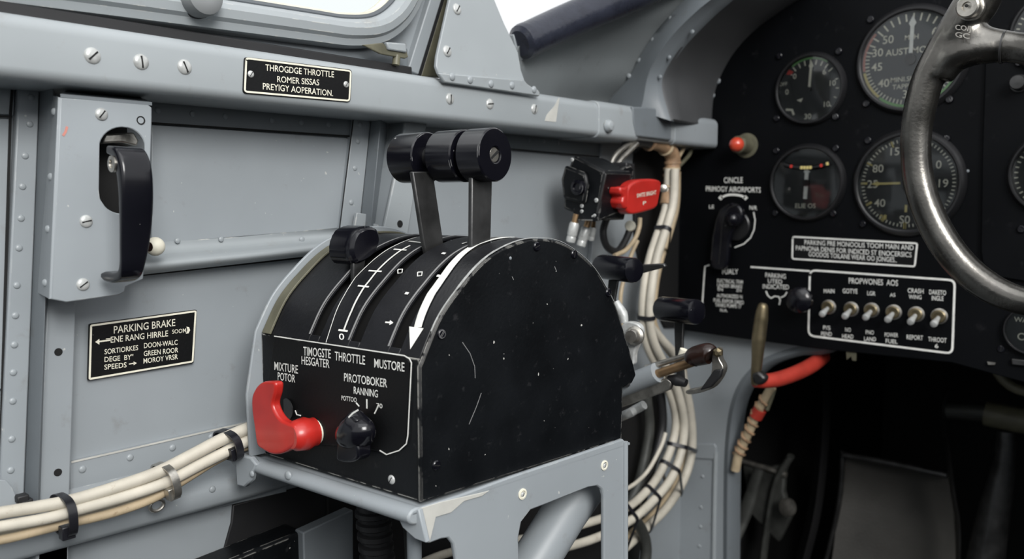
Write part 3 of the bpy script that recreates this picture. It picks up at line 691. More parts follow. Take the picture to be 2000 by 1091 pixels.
# levers with cylindrical grips
def blade(ppts, w, th, name, label, m='dsteel'):
    o = MB().prism([QS(u, v, w) for u, v in ppts], EW*th)
    o = o.build(name, m, quad, bevel=.0007); lab(o, label); return o
lv1 = blade([(806, 335), (846, 335), (866, 470), (872, 520), (838, 520), (828, 476)], sl[1]-.0012, .003, 'lever', 'thin black lever arm in the middle slot')
lv2 = blade([(922, 345), (962, 345), (959, 462), (958, 520), (921, 520), (921, 478)], sl[2]-.0012, .003, 'lever', 'thin black lever arm in the slot nearest the side plate')
pk = loc_(QS(966, 302, sl[2]-.010)); dk, zk = pk[1], pk[2]
def w_at(u, d, z):
    lo, hi = -.1, .3
    for _ in range(40):
        m_ = (lo+hi)/2
        if proj(Q(m_, d, z))[0] > u: lo = m_
        else: hi = m_
    return (lo+hi)/2
Rk = 52.5*mpp(Q(w_at(968, dk, zk), dk, zk))
def grip(wa, wb, par, end):
    L = wb-wa; b = MB()
    pf_ = [(Rk*.955, 0), (Rk, .0009), (Rk, L-.0009), (Rk*.955, L)]
    if end: pf_ = [(Rk*.30, .004), (Rk*.30, .0004), (Rk*.34, .0)]+pf_
    b.lathe(pf_, Q(wa, dk, zk), EW, 48); return b.build('grip', 'knob', par, sm=22)
wa = w_at(968, dk, zk); wb = w_at(922, dk, zk)
grip(wa, wb, lv2, True)
grip(w_at(912, dk, zk), w_at(862, dk, zk), lv1, False)
grip(w_at(838, dk, zk), w_at(788, dk, zk), lv1, False)
MB().lathe([(Rk*.42, 0), (Rk*.42, .05)], Q(wa+.006, dk, zk), EW, 20).build('spindle', 'rubber', lv1)
sc = MB(); sc.lathe([(Rk*.29, .0045), (Rk*.29, .0014), (Rk*.26, .0009), (0, .0009)][::-1], Q(wa, dk, zk), EW, 24); sc.cur = 1; ca_ = Q(wa+.0007, dk, zk); a_ = (ED*.8+EZ*.6).normalized(); b_ = (ED*-.6+EZ*.8).normalized(); sc.hexa([ca_+EW*k_*.0003+a_*i*Rk*.24+b_*j*Rk*.045 for k_ in (-1, 1) for (i, j) in ((-1, -1), (1, -1), (1, 1), (-1, 1))]); sc.build('end_screw', ['steel', 'slot'], lv2, sm=20)
# ribbed grip on the outboard slot
c = QS(716, 480, sl[0]-.004); lc = loc_(c)
lv3 = blade([(690, 500), (716, 500), (706, 560), (690, 560)], sl[0]-.001, .003, 'lever', 'short lever with ribbed black knob in the outboard slot')
ov = cm([QS(u, v, lc[0]) for u, v in ((741, 455), (742, 472), (732, 494), (714, 508), (700, 512), (691, 500), (690, 478), (700, 455), (718, 446), (734, 447), (741, 455))], 5)[:-1]
cen_ = sum(ov, V((0, 0, 0)))/len(ov); rows = []
Lg = .0215
for i in range(15):
    t = i/14; k = 1.0 if 0 < i < 14 else .90
    kk = 1.12 if i > 3 else (1.0+.04*i)
    rows.append([cen_+(p-cen_)*k*kk*(1+(.02 if (j % 2 and i > 2) else 0))+EW*Lg*t for j, p in enumerate(ov)])
lab(MB().sweep(rows, None).build('ribbed_grip', 'knob', lv3, sm=25), 'ribbed black grip')

# rotary knob
kn = lambda u, v, d=0: QF(u, v, d)
c0 = kn(705, 848); r0 = 36*mpp(c0)
rk = MB().lathe([(r0, 0), (r0, .003), (r0*.9, .0042), (0, .0042)], c0, -ED, 40).build('rotary_base', 'knob', quad); 
tear = cm([kn(u, v, -.004) for u, v in ((704, 794), (716, 808), (732, 824), (737, 845), (728, 868), (708, 878), (688, 874), (675, 860), (673, 836), (684, 812), (704, 794))], 5)[:-1]
cc = kn(705, 842, -.004)
rows = [[cc+(p-cc)*k-ED*h for p in tear] for k, h in ((.90, 0), (.93, .001), (.92, .004), (.84, .007), (.66, .0095), (.42, .011), (.15, .0115))]
kb_ = lab(MB().sweep(rows, None).build('rotary_knob', 'knob', quad, sm=60), 'domed black rotary knob with a pointer')
rows = cm([kn(u, v, -.012) for u, v in ((686, 812), (672, 826), (662, 848), (657, 872), (656, 893), (662, 900), (682, 903), (697, 896), (699, 880), (694, 860), (690, 840), (700, 815))], 4)[:-1]
MB().prism(rows, ED*.009).build('pointer_bar', 'knob', kb_, sm=50, bevel=.002, bseg=3)
b = MB(); b.ribbon([kn(u, v, -.0122) for u, v in ((700, 800), (690, 806), (676, 820), (667, 836), (663, 842))], .0009, NF, .0003); b.build('pointer_line', 'white', kb_)

# red curved handle
rh = lambda u, v: QF(u, v, -.016)
pts = [(514, 745), (530, 745), (537, 750), (536, 768), (531, 788), (537, 806), (548, 820), (562, 827), (574, 832), (579, 850), (575, 868), (560, 880), (543, 887), (527, 886), (512, 878), (501, 868), (496, 836), (491, 800), (491, 775), (498, 758), (506, 749)]
pl = cm([rh(*p) for p in pts]+[rh(*pts[0])], 4)[:-1]
red = MB().prism(pl, ED*.006).build('selector_handle', 'red', quad, sm=50, bevel=.0028, bseg=4); lab(red, 'glossy red curved selector handle')
c = rh(566, 853)
MB().lathe([(.0070, .0006), (.0088, .003), (.0098, .010), (.0085, .0135), (.0085, .016)], c, ED, 28).build('hub', 'red', red)
MB().lathe([(.0078, 0), (.0078, .0165)], c+ED*.004, ED, 24).build('shaft_collar', 'cream', red)
c = QF(566, 800, .0003); MB().lathe([(.0085, 0), (.0085, .0012), (.0075, .0014), (0, .0014)], QF(578, 848, .0003), -ED, 30).build('handle_boss', 'bezel', quad)
MB().lathe([(.0065, 0), (.0065, .0006), (0, .0006)], QF(562, 798, .0003), -ED, 28).build('index_disc', 'bezel', quad)

# ============================================================ SUPPORT BRACKET
br = thing('support_bracket', 'light grey cut-out sheet metal bracket carrying the throttle quadrant', 'bracket', Q(QW/2, QD/2, -.25))
WS = -.0035
S = lambda u, v: QS(u, v, WS)
outer = [(818, 992), (900, 966), (1000, 930), (1120, 890), (1217, 857), (1223, 862), (1222, 1000), (1221, 1500), (895, 1500), (893, 1100), (886, 1062), (876, 1050), (862, 1052), (838, 1061), (832, 1050), (826, 1020)]
hole = [(1180, 1480), (1015, 1480), (1015, 1110), (1013, 1050), (1019, 1018), (1036, 996), (1070, 983), (1150, 951), (1166, 948), (1176, 955), (1180, 968)]
MB().plate([S(*p) for p in outer], [[S(*p) for p in hole]], EW*.003).build('side_web', 'grey', br, sm=30, bevel=.0009)
# front rolled channel
rows = []
for t in (0, 1):
    c = lerp(Q(-.0035, -.002, -.002), Q(QW+.016, -.002, -.002), t); sec = []
    for a in range(0, 360, 24): sec.append(c+ED*(-.0035+.0060*math.cos(math.radians(a)))+EZ*(-.0028+.0046*math.sin(math.radians(a))))
    rows.append(sec)
MB().sweep(rows, None).build('front_channel', 'grey', br, sm=60, bevel=.001)
MB().prism([Q(-.0035, -.009, -.002), Q(QW+.01, -.009, -.002), Q(QW+.01, QD+.004, -.002), Q(-.0035, QD+.004, -.002)], EZ*-.002).build('top_web', 'grey', br, bevel=.0006)
p_ = [loc_(hit(u, v, QB-ED*.008, NF)) for u, v in ((470, 884), (500, 890), (512, 905), (505, 918), (502, 934), (488, 948), (474, 945))]
lab(MB().prism([Q(w, -.012, z) for w, d, z in p_], ED*.004).build('mounting_lug', 'grey', br, bevel=.001), 'mounting lug')
place(RV, 'rivet', br, hit(492, 925, QB-ED*.0122, NF), NF, 0, .002)
place(RV, 'rivet', br, hit(563, 928, QB-ED*.0112, NF), NF, 0, .0028)
# torn sealant corner
tc_ = [S(*p) for p in ((818, 992), (860, 979), (935, 962), (955, 957), (940, 968), (905, 978), (880, 1000), (850, 1009), (845, 1030), (838, 1058), (830, 1040), (822, 1015))]
lab(MB().prism(tc_, -EW*.0006).build('torn_sealant', 'patch', br, sm=0, bevel=.0003), 'torn cream sealant on the corner')
rows = [(815, 994), (822, 1015), (833, 1055), (800, 1040), (775, 1000), (790, 990)]
MB().prism([hit(u, v, QB-ED*.006, NF) for u, v in ((817, 994), (832, 1060), (810, 1052), (786, 1030), (772, 1000))], ED*.003).build('corner_web', 'grey', br, bevel=.0006)
for u, v in ((1020, 964), (1180, 908)): MB().lathe([(.0033, 0), (.0033, .0006), (.0022, .0008), (.0018, -.0002), (0, -.0002)], S(u, v), NS, 20).build('drilled_hole', ['cream'], br); place(SCR, 'screw', br, S(u+1, v+1), NS, 1, .0016)
MB().tube([Q(.012, .006, -.01), Q(.012, .006, -.25), Q(.012, .006, -.7)], .004, smooth=False).build('inner_leg', 'greyd', br)
MB().tube([S(1221, 862), S(1221, 1500)], .002, smooth=False).build('rear_bead', 'grey', br)
# diagonal brace tube behind the cut-out
tag(MB().tube([QS(1170, 905, .03), QS(1100, 1005, .03), QS(960, 1230, .03)], .0155, seg=28, smooth=False).build('brace_tube', 'grey'), 'thick grey diagonal brace tube behind the bracket opening', 'tube')
# ============================================================ INSTRUMENT PANEL
pf_ = lambda u, v: PY(u, v, YP)
panel = thing('instrument_panel', 'black instrument panel with white-bordered switch legend and screws', 'instrument panel', (.35, YP, .55))
left = cm([pf_(u, v) for u, v in ((1240, 600), (1255, 440), (1290, 330), (1340, 262), (1384, 228), (1392, 185), (1406, 148), (1432, 103), (1472, 60), (1522, 23), (1592, -22), (1720, -70))])
bot = [V((1.0, YP, 1.2)), V((1.0, YP, .62))]+[pf_(u, v) for u, v in ((1860, 708), (1600, 681), (1400, 654), (1290, 638), (1242, 630))]
MB().prism(left+bot, (0, .004, 0)).build('board', 'panel', panel, bevel=.0008)
for (u, v) in ((1955, 681), (1890, 334), (1391, 186), (1402, 158)): place(SCRB if u > 1900 else RVD, 'screw', panel, pf_(u, v), YN, random.random()*3, .0035 if u != 1890 else .0015)
sp = [pf_(u, v) for u, v in ((1928, -40), (1926, 110), (1920, 300), (1917, 490), (1921, 512), (1932, 528), (1955, 541), (2200, 580), (2200, -60))]
MB().prism(sp, (0, -.004, 0)).build('raised_panel', 'panel', panel, bevel=.001)
ins = lambda u, v: PY(u, v, YP-.0003)
b = MB(); W2 = .0024
def rrect(c, r=10, n=4):
    # rounded corner loop through four image corners
    o = []
    for i in range(4):
        p = V((*c[i], 0)); a = V((*c[i-1], 0)); q = V((*c[(i+1) % 4], 0))
        pa = p+(a-p).normalized()*r; pb = p+(q-p).normalized()*r
        for k in range(n+1):
            t = k/n; o.append(pa*(1-t)**2+p*2*t*(1-t)+pb*t*t)
    return [(q.x, q.y) for q in o]
def loop(b, c, r, wd, fn, N):
    pts = rrect(c, r); pts.append(pts[0]); pts.append(pts[1]); b.ribbon([fn(*p) for p in pts], wd, N, .0003)
loop(b, [(1582, 527), (1865, 547), (1860, 690), (1579, 655)], 12, W2*.85, ins, YN)
b.build('switch_border', 'white', panel, sm=0)
b = MB(); b.ribbon([ins(*p) for p in ((1386, 517), (1377, 520), (1375, 545), (1372, 593))], W2*.7, YN); b.ribbon([ins(1466, 521), ins(1582, 529)], W2*.8, YN)
b.build('legend_lines', 'white', panel, sm=0)
TX = [MB() for _ in range(4)]
for s, L, R, h in (('CINCLE', (1414, 357), (1451, 357), 11), ('PRIMOGY AIRORPORTS', (1379, 373), (1486, 376), 10), ('LE', (1385, 407), (1395, 407), 7), ('N/R', (1464, 409), (1479, 410), 8),
    ('FUALY', (1411, 535), (1442, 535), 10), ('PARKING', (1495, 541), (1535, 544), 9), ('UTED', (1500, 552), (1528, 554), 8), ('INDICATED', (1490, 563), (1541, 565), 9),
    ('ELECTRICAL TRIM', (1401, 551), (1451, 554), 7), ('UNDER BRAKE', (1401, 560), (1450, 563), 7), ('EN', (1402, 567), (1412, 568), 6), ('ZN', (1438, 569), (1448, 570), 6),
    ('AUTHORIZED N', (1400, 580), (1450, 583), 7), ('FUEL EXPOR DRED', (1394, 589), (1453, 594), 7), ('TANKS PUMPS 17', (1397, 598), (1448, 602), 7), ('N.A.', (1407, 608), (1421, 609), 6),
    ('PROPWONES  AOS', (1658, 553), (1754, 558), 11),
    ('MAIN', (1609, 572), (1630, 572), 8), ('GOTYE', (1646, 572), (1675, 573), 9), ('LGR', (1694, 576), (1710, 577), 8), ('AS', (1738, 579), (1749, 579), 7), ('CRASH', (1773, 571), (1804, 573), 9), ('WING', (1775, 583), (1800, 584), 8), ('DAKETO', (1815, 574), (1848, 576), 9), ('INGLE', (1820, 586), (1843, 587), 9),
    ('P/S', (1608, 643), (1622, 644), 8), ('PEND', (1604, 655), (1625, 656), 8), ('NO', (1651, 647), (1662, 648), 8), ('HEAD', (1645, 660), (1667, 661), 8), ('PNO', (1691, 652), (1707, 653), 8), ('LAND', (1688, 665), (1711, 666), 8),
    ('POWER', (1728, 657), (1754, 658), 8), ('FUEL', (1730, 669), (1753, 671), 8), ('REPORT', (1771, 662), (1803, 664), 9), ('THROOT', (1813, 666), (1849, 669), 9), ('6', (1826, 679), (1833, 679), 8)):
    k = 0 if L[1] < 420 else 1 if L[0] < 1460 else 2 if L[0] < 1560 else 3
    text(TX[k], s, L, R, h, ins, YN)
# double arrow above the selector, angle scales near the black knob
TX[0].ribbon([ins(*p) for p in cm([V((u, v, 0)) for u, v in ((1408, 386), (1420, 381), (1433, 380), (1447, 382), (1456, 386))], 4) for p in [(p.x, p.y)]], .0024, YN)
for c in ((1408, 386), (1456, 386)): TX[0].prism([ins(c[0]-5, c[1]), ins(c[0], c[1]-5), ins(c[0]+5, c[1]), ins(c[0], c[1]+5)], (0, -.0003, 0))
TX[2].ribbon([ins(*p) for p in ((1496, 568), (1500, 577), (1506, 582), (1513, 578), (1521, 579), (1524, 586), (1522, 595))], .0016, YN)
TX[2].ribbon([ins(*p) for p in ((1537, 570), (1533, 577), (1525, 581))], .0015, YN)
TX[0].ribbon([ins(*p) for p in ((1472, 414), (1475, 430), (1473, 448), (1466, 464), (1453, 476), (1435, 483))], .0014, YN)
for k, nm in enumerate(('selector_legend', 'trim_legend', 'parking_legend', 'switch_legend')): TX[k].build(nm, 'white', panel, sm=0)

def placard(name, label, corners, lines, fn, N, marks=None, r=6, th=.0012, rim='cream', rimw=.0012, screws=(), group=None, board='blackp'):
    N = V(N); P = [fn(*p) for p in rrect(corners, r)]
    t = thing(name, label, 'placard', sum(P, V((0, 0, 0)))/len(P), group)
    MB().prism([p-N*.0005 for p in P], N*(th+.0005)).build('plate', board, t, sm=0, bevel=.0003)
    cx = sum(c[0] for c in corners)/4; cy = sum(c[1] for c in corners)/4
    b = MB(); f2 = lambda u, v: fn(u, v)+N*th
    ins_ = [(c[0]+(3 if c[0] < cx else -3), c[1]+(3 if c[1] < cy else -3)) for c in corners]
    loop(b, ins_, r*.7, rimw, f2, N); b.build('border', rim, t, sm=0)
    tx = MB()
    for s, L, R, h in lines: text(tx, s, L, R, h, f2, N)
    if marks: marks(tx, f2)
    tx.build('lettering', rim if rim == 'cream' else 'white', t, sm=0)
    for u, v, s in screws: place(SCR, 'screw', t, f2(u, v), N, 1, s)
    return t
placard('placard', 'small black placard with white border and three lines of small print above the toggle switches', [(1546, 459), (1795, 472), (1790, 523), (1545, 508)],
    [('PARKING PRE MONOOLIS TOOM MAIN AND', (1572, 477), (1785, 488), 9), ('PAPNONA DENIS FOR INDICED ST ENOCERSICS', (1555, 488), (1781, 502), 9), ('GOODOS TOILANE WEAR OO JONGES..', (1580, 500), (1752, 512), 9)], ins, YN, rim='white', rimw=.0018, th=.0008)
wl = lambda u, v: PX(u, v, .002)
def arrows(tx, f):
    tx.ribbon([f(192, 666), f(216, 663)], .0009, XN); tx.ribbon([f(205, 661), f(217, 660)], .0005, XN); tx.prism([f(184, 667), f(192, 661), (f(192, 672))], XN*.0003)
    tx.ribbon([f(250, 710), f(261, 708)], .0006, XN); tx.prism([f(259, 705), f(265, 708), f(259, 712)], XN*.0003)
    tx.prism([f(362, 637), f(367, 638), f(369, 644), f(366, 650), f(361, 651), f(364, 644)], XN*.0003)
placard('placard', 'black parking brake placard with cream border on the grey wall', [(173, 632), (383, 604), (377, 708), (170, 742)],
    [('PARKING BRAKE', (220, 650.5), (340, 635.5), 14.5), ('ENE RANG HIRRLE', (214, 668.5), (326, 655.6), 12), ('SOOM', (334, 651), (361, 648), 8),
     ('SORTIORKES', (202, 691), (267.6, 682.4), 10), ('DOON-WALC', (279, 679), (344.6, 672), 10), ('DEGE  BY"', (202, 706), (258, 700.5), 10), ('GREEN ROOR', (278.6, 694.5), (345.7, 687), 10),
     ('SPEEDS', (201.6, 721), (245, 716), 10), ('MOROY VRSR', (278, 709), (345, 700), 10)], wl, XN, arrows, r=3, th=.0012, rimw=.0011)
rf = lambda u, v: PX(u, v, .05)
placard('placard', 'black throttle placard with cream border screwed to the grey rail', [(476, 111), (686, 136), (683, 200), (473, 182)],
    [('THROGDGE THROTTLE', (516, 138), (650, 151.5), 12.5), ('ROMER SISSAS', (539, 160.5), (621, 167), 12), ('PREYIGY AOPERATION.', (511, 174.5), (648, 188), 12.5)], rf, XN, r=7, th=.0010, rimw=.0011, screws=((488, 145, .0021), (674, 165, .0021)))

def gauge(name, label, c, rpx, scr, draw, face='face', dep=.006, grp=None):
    C0 = PY(c[0], c[1], YP-dep); R = rpx*mpp(C0); C0 = V((C0.x, YP, C0.z))
    t = thing(name, label, 'gauge', C0, grp)
    MB().lathe([(R*.90, .0005), (R*.90, dep*.8), (R*.925, dep), (R*.96, dep), (R*.985, dep*.75), (R*1.03, dep*.35), (R*1.04, .0004)][::-1]+[(R*.9, .0004)], C0, YN, 64).build('bezel', 'bezel', t, sm=35)
    FZ = .0012
    MB().lathe([(R*.91, 0), (R*.91, FZ), (0, FZ)], C0, YN, 64).build('dial', face, t, sm=20)
    n = YN
    def P(rr, ang, h=FZ+.0002):   # ang clockwise from twelve o'clock
        a = math.radians(ang); return C0+V((math.sin(a)*rr*R, -h, math.cos(a)*rr*R))
    draw(t, P, R)
    MB().lathe([(R*.905, dep*.62), (R*.905, dep*.72), (0, dep*.72)], C0, YN, 64).build('glass', 'glass', t, sm=20)
    for u, v in scr: place(SCRB, 'screw', t, PY(u, v, YP-.0015), YN, random.random()*3, .0036)
    return t
def ticks(b, P, rs, a0, a1, n, r0, r1, wd, skip=()):
    for i in range(n+1):
        if i in skip: continue
        a = lerp(a0, a1, i/n); b.ribbon([P(r0, a), P(r1, a)], wd, YN, .0002)
def num(b, s, P, rr, a, hm, R):
    c = P(rr, a); vs, fs = text_mesh(s); x0 = min(v.x for v in vs); x1 = max(v.x for v in vs); k = hm/.7
    b.add([c+V(((v.x-(x0+x1)/2)*k, -.0001, (v.y-.35)*k)) for v in vs], fs)
def arcb(b, P, rr, a0, a1, wd, n=16): b.ribbon([P(rr, lerp(a0, a1, i/n)) for i in range(n+1)], wd, YN, .0002)
def needle(t, P, R, a, l0, l1, wd, m='cream', hub=.06):
    b = MB(); h = .0022; s = math.radians(a); 
    q = lambda r, off: P(r, a, h)+V((math.cos(s), 0, -math.sin(s)))*off*R
    b.prism([q(-l0, wd), q(l1*.75, wd), q(l1*.82, wd*1.9), q(l1, 0), q(l1*.82, -wd*1.9), q(l1*.75, -wd), q(-l0, -wd)], (0, -.0006, 0)); b.build('needle', m, t, sm=0)
    MB().lathe([(hub*R, .001), (hub*R, .0035), (0, .0035)], P(0, 0, 0), YN, 20).build('hub', 'bezel', t)
def d1(t, P, R):
    b = MB(); ticks(b, P, R, -50, 50, 8, .68, .82, .0012); ticks(b, P, R, 74, 130, 3, .74, .82, .0010); b.ribbon([P(.86, 232), P(.74, 222), P(.82, 212)], .0024, YN)
    for s, rr, a in (('0', .60, -48), ('6', .60, 42), ('10', .66, 80), ('10', .68, 132), ('30', .76, 182), ('0', .66, -92)): num(b, s, P, rr, a, R*.15, R)
    num(b, 'DFF', P, .80, -75, R*.10, R); b.prism([P(.30, 218), P(.46, 232), P(.42, 214)], (0, -.0002, 0)); b.build('markings', 'cream', t, sm=0)
    b = MB(); arcb(b, P, .86, -38, 34, .0018); b.build('green_band', 'green', t, sm=0); b = MB(); b.prism([P(.70, -50), P(.84, -56), P(.86, -46), P(.72, -42)], (0, -.0003, 0)); b.build('red_mark', 'redink', t, sm=0)
    needle(t, P, R, 3, -.05, .78, .035)
gauge('pressure_gauge', 'small round gauge with a green arc and red mark, uppermost left on the panel', (1578, 173), 69, ((1522, 109), (1638, 100), (1517, 231), (1632, 228)), d1)
def d2(t, P, R):
    b = MB(); num(b, 'ELIE OS', P, .60, 181, R*.12, R); b.build('markings', 'cream', t, sm=0)
    MB().tube([P(0, 0, .0022)+V((x*R, 0, (.40+.28*x*x)*R)) for x in [-.62+.124*i for i in range(11)]], .062*R, seg=12).build('inclinometer_tube', 'bezel', t)
    for x, m_ in ((-.40, 'redink'), (.40, 'redink'), (-.12, 'yellow'), (-.04, 'yellow'), (.04, 'yellow'), (.12, 'yellow'), (.56, 'yellow')):
        MB().lathe([(.045*R, -.0004), (.045*R, .0004), (0, .0005)], P(0, 0, .0022+.05*R)+V((x*R, 0, (.40+.28*x*x)*R)), YN, 10).build('tube_mark', m_, t)
    needle(t, P, R, 2, .42, .36, .05, 'white', .09)
gauge('turn_indicator', 'round gauge with a single white arrow, below the small green-arc gauge', (1572, 357), 74, ((1516, 294), (1632, 289), (1514, 416), (1627, 417)), d2)
def d3(t, P, R):
    b = MB(); ticks(b, P, R, -170, -80, 18, .76, .84, .0011); ticks(b, P, R, -75, 40, 12, .72, .86, .0014); ticks(b, P, R, 60, 170, 20, .76, .84, .0011)
    for s, rr, a in (('50', .60, -45), ('30', .64, -72), ('45', .62, -97), ('40', .62, -130), ('6', .62, 40), ('35', .64, 182)): num(b, s, P, rr, a, R*.15, R)
    num(b, 'AUST MODE', P, .17, 5, R*.12, R); num(b, 'MPH', P, .42, 0, R*.09, R); num(b, 'MINI.SUPP', P, .36, 190, R*.09, R); num(b, 'TAPPED', P, .50, 190, R*.09, R); b.build('markings', 'cream', t, sm=0)
    b = MB(); arcb(b, P, .86, -100, -50, .0024); b.build('pink_band', 'pink', t, sm=0); b = MB(); arcb(b, P, .86, -140, -102, .0026); b.build('yellow_band', 'yellow', t, sm=0)
    b = MB(); arcb(b, P, .87, 95, 218, .0026, 30); b.build('green_band', 'green', t, sm=0); needle(t, P, R, 1, -.12, .82, .035, 'white', .1)
gauge('airspeed_gauge', 'large pale-faced gauge with pink and green arcs at the top behind the yoke', (1776, 115), 103, ((1700, 38), (1692, 202), (1854, 194)), d3, face='faceg')
def d4(t, P, R):
    b = MB(); ticks(b, P, R, -175, 180, 71, .79, .85, .0010)
    for s, rr, a in (('15', .66, -22), ('80', .62, -62), ('25', .64, -91), ('40', .62, -128), ('S0', .70, 181), ('0', .64, 58), ('19', .64, 91)): num(b, s, P, rr, a, R*.15, R)
    b.build('markings', 'cream', t, sm=0)
    b = MB(); ticks(b, P, R, -150, -90, 2, .74, .86, .0022); ticks(b, P, R, 180, 181, 1, .76, .88, .0018); b.ribbon([P(.42, 180), P(.56, 180)], .0022, YN); num(b, '08', P, .78, -148, R*.1, R); b.ribbon([P(.74, -22), P(.86, -22)], .0014, YN); b.ribbon([P(.74, -62), P(.86, -62)], .0014, YN); b.build('yellow_marks', 'yellow', t, sm=0)
    needle(t, P, R, -91, -.12, .66, .022, 'yellow', .08)
gauge('engine_gauge', 'large round gauge with yellow needle behind the yoke rim', (1769, 357), 102, ((1695, 274), (1848, 271), (1685, 437)), d4)
def d5(t, P, R):
    b = MB(); ticks(b, P, R, -175, 175, 40, .78, .86, .0012)
    for s, a in (('9', -90), ('7', -130), ('0', -40)): num(b, s, P, .6, a, R*.16, R)
    b.build('markings', 'cream', t, sm=0); needle(t, P, R, -140, -.1, .7, .03)
YQ = YP-.004
_YP = YP; YP = YQ
gauge('gauge', 'gauge cut off by the right edge, upper one beside the yoke spoke', (2062, 60), 82, ((1990, 122),), d5)
gauge('gauge', 'gauge cut off by the right edge, below the raised panel knob', (2062, 338), 84, ((1995, 447),), d5)
YP = _YP
def d6(t, P, R):
    b = MB(); num(b, 'WARM', P, .45, -25, R*.2, R); num(b, 'Op', P, .35, 215, R*.3, R); b.build('markings', 'cream', t, sm=0)
gauge('gauge', 'small dial at the lower right corner under the yoke rim', (2012, 646), 48, (), d6)
c = PY(1992, 163, YQ); k = thing('panel_knob', 'small dark grey knob on the raised panel beside the yoke', 'knob', c)
MB().lathe([(.0062, 0), (.0066, .003), (.0066, .012), (.0058, .0135), (0, .014)], c, YN, 28).build('cap', 'dsteel', k)
MB().lathe([(.0078, 0), (.0078, .002), (.006, .002)], c, YN, 28).build('collar', 'bezel', k)

# warning lamp
c = pf_(1458, 284); k = thing('warning_lamp', 'red warning lamp in an olive barrel at the left of the panel', 'lamp', c)
R = 16.5*mpp(c); T = V((-.02, -1, 0))
MB().lathe([(R*1.45, 0), (R*1.45, .001), (R*1.1, .0016), (R, .0016), (R, .021), (R*.9, .0225), (R*.86, .0225), (R*.84, .018)], c, T, 28).build('barrel', 'olive', k, sm=30)
MB().lathe([(R*.84, .019)]+[(R*.84*math.cos(t), .024+R*.8*math.sin(t)) for t in [i*PI/2/7 for i in range(8)]], c, T, 28).build('lens', 'lamp', k)
# fuel selector
c = pf_(1438, 440); k = thing('fuel_selector', 'black teardrop selector lever pointing down, left of the arrow gauge', 'selector lever', c)
R = 30*mpp(c)
MB().lathe([(R, 0), (R, .003), (R*.92, .004), (0, .004)], c, YN, 36).build('base', 'bezel', k)
f = lambda u, v: PY(u, v, YP-.014)
pp = cm([f(*p) for p in ((1428, 396), (1444, 402), (1450, 418), (1445, 436), (1432, 448), (1424, 470), (1420, 512), (1412, 526), (1398, 526), (1387, 517), (1389, 480), (1393, 450), (1399, 424), (1408, 405), (1428, 396))], 4)[:-1]
lev = MB().prism(pp, (0, .009, 0)).build('lever', 'knob', k, sm=50, bevel=.0025, bseg=3)
MB().lathe([(.0075, 0), (.0085, .004), (.0082, .009), (.0065, .0125), (.003, .0145), (0, .015)], PY(1436, 428, YP-.010), YN, 28).build('centre_cap', 'knob', lev)
b = MB(); b.ribbon([PY(u, v, YP-.0142) for u, v in ((1440, 399), (1424, 405), (1414, 418), (1410, 440), (1407, 480), (1404, 515))], .0009, YN); b.ribbon([PY(u, v, YP-.0142) for u, v in ((1424, 399), (1408, 409), (1400, 428), (1393, 462), (1389, 508))], .0009, YN); b.build('edge_glints', 'dsteel', lev)  # ribbons drawn as specular highlights along the lever edges
MB().lathe([(.006, 0), (.006, .006)], PY(1415, 430, YP-.006), -YN, 16).build('pivot', 'bezel', k)
# round push knob
c = pf_(1573, 583); k = thing('push_pull_control', 'plain round black knob overlapping the switch legend border', 'knob', c)
c2 = PY(1563, 585, YP-.02); R = 26*mpp(c2); T = (c2-c).normalized(); hh = (c2-c).length
MB().lathe([(.005, 0), (.005, hh)], c, T, 20).build('shaft', 'dsteel', k)
MB().lathe([(R*.8, -.004), (R*.97, -.001), (R, .003), (R*.95, .007), (R*.75, .0095), (R*.4, .011), (0, .0115)], c2, T, 36).build('knob_cap', 'knob', k)
# toggle switches
names = ['first', 'second', 'third', 'fourth', 'fifth', 'last']
proto = None
tl = [(1619, 599), (1663, 603), (1703, 605), (1746, 609), (1790, 613), (1835, 617)]
for i, (u, v) in enumerate(tl):
    c = pf_(u, v); L = 'steel toggle switch, %s from the left in the white-bordered row' % names[i]
    if proto is None:
        proto = thing('toggle_switch', L, 'switch', c, 'toggle switches in the bordered row')
        R = 14*mpp(c)
        MB().lathe([(R*1.02, 0), (R*1.02, .0015), (R*.8, .0022)], c, YN, 20).build('washer', 'steel', proto)
        MB().lathe([(R*.85, .0015), (R*.85, .005), (R*.74, .0055), (R*.5, .0055), (R*.45, .004), (0, .004)], c, YN, 6*4).build('nut', 'brass', proto, sm=30)
        d = V((-.06, -1, -.38)).normalized()
        MB().lathe([(R*.26, .001), (R*.28, .006), (R*.42, .014), (R*.46, .0165), (R*.38, .0185), (0, .0192)], c, d, 18).build('bat', 'screw', proto)
    else:
        r = proto.copy(); COL.objects.link(r); r.location = c; r['label'] = L; ORG[r] = c
        for ch in proto.children:
            q_ = ch.copy(); COL.objects.link(q_); q_.parent = r
# small bracket under panel
tag(MB().prism([PY(u, v, YP+.002) for u, v in ((1652, 684), (1672, 687), (1671, 705), (1664, 704), (1662, 696), (1653, 703))], (0, .003, 0)).build('spring_clip', 'olive', bevel=.0005), 'tiny olive clip under the lower edge of the panel', 'clip')
tag(MB().tube([PY(u, v, 1.0) for u, v in ((1935, 700), (1955, 735), (1985, 758), (2040, 772))], .0055).build('hose', 'olive'), 'olive green hose curving below the panel, right edge', 'hose')
b = MB(); b.prism([PY(u, v, YP-.003) for u, v in ((1928, 706), (1944, 708), (1943, 712), (1930, 712))], (0, .002, 0)); tag(b.build('tab', 'steel'), 'short bright metal tab on the lower panel edge, right', 'clip')
b = MB(); b.prism([PY(u, v, YP-.004) for u, v in ((1975, 700), (2030, 706), (2030, 718), (1976, 712))], (0, .003, 0)); tag(b.build('catch_plate', 'dsteel', bevel=.001), 'dull metal catch plate at the lower panel edge beside the small dial', 'clip')

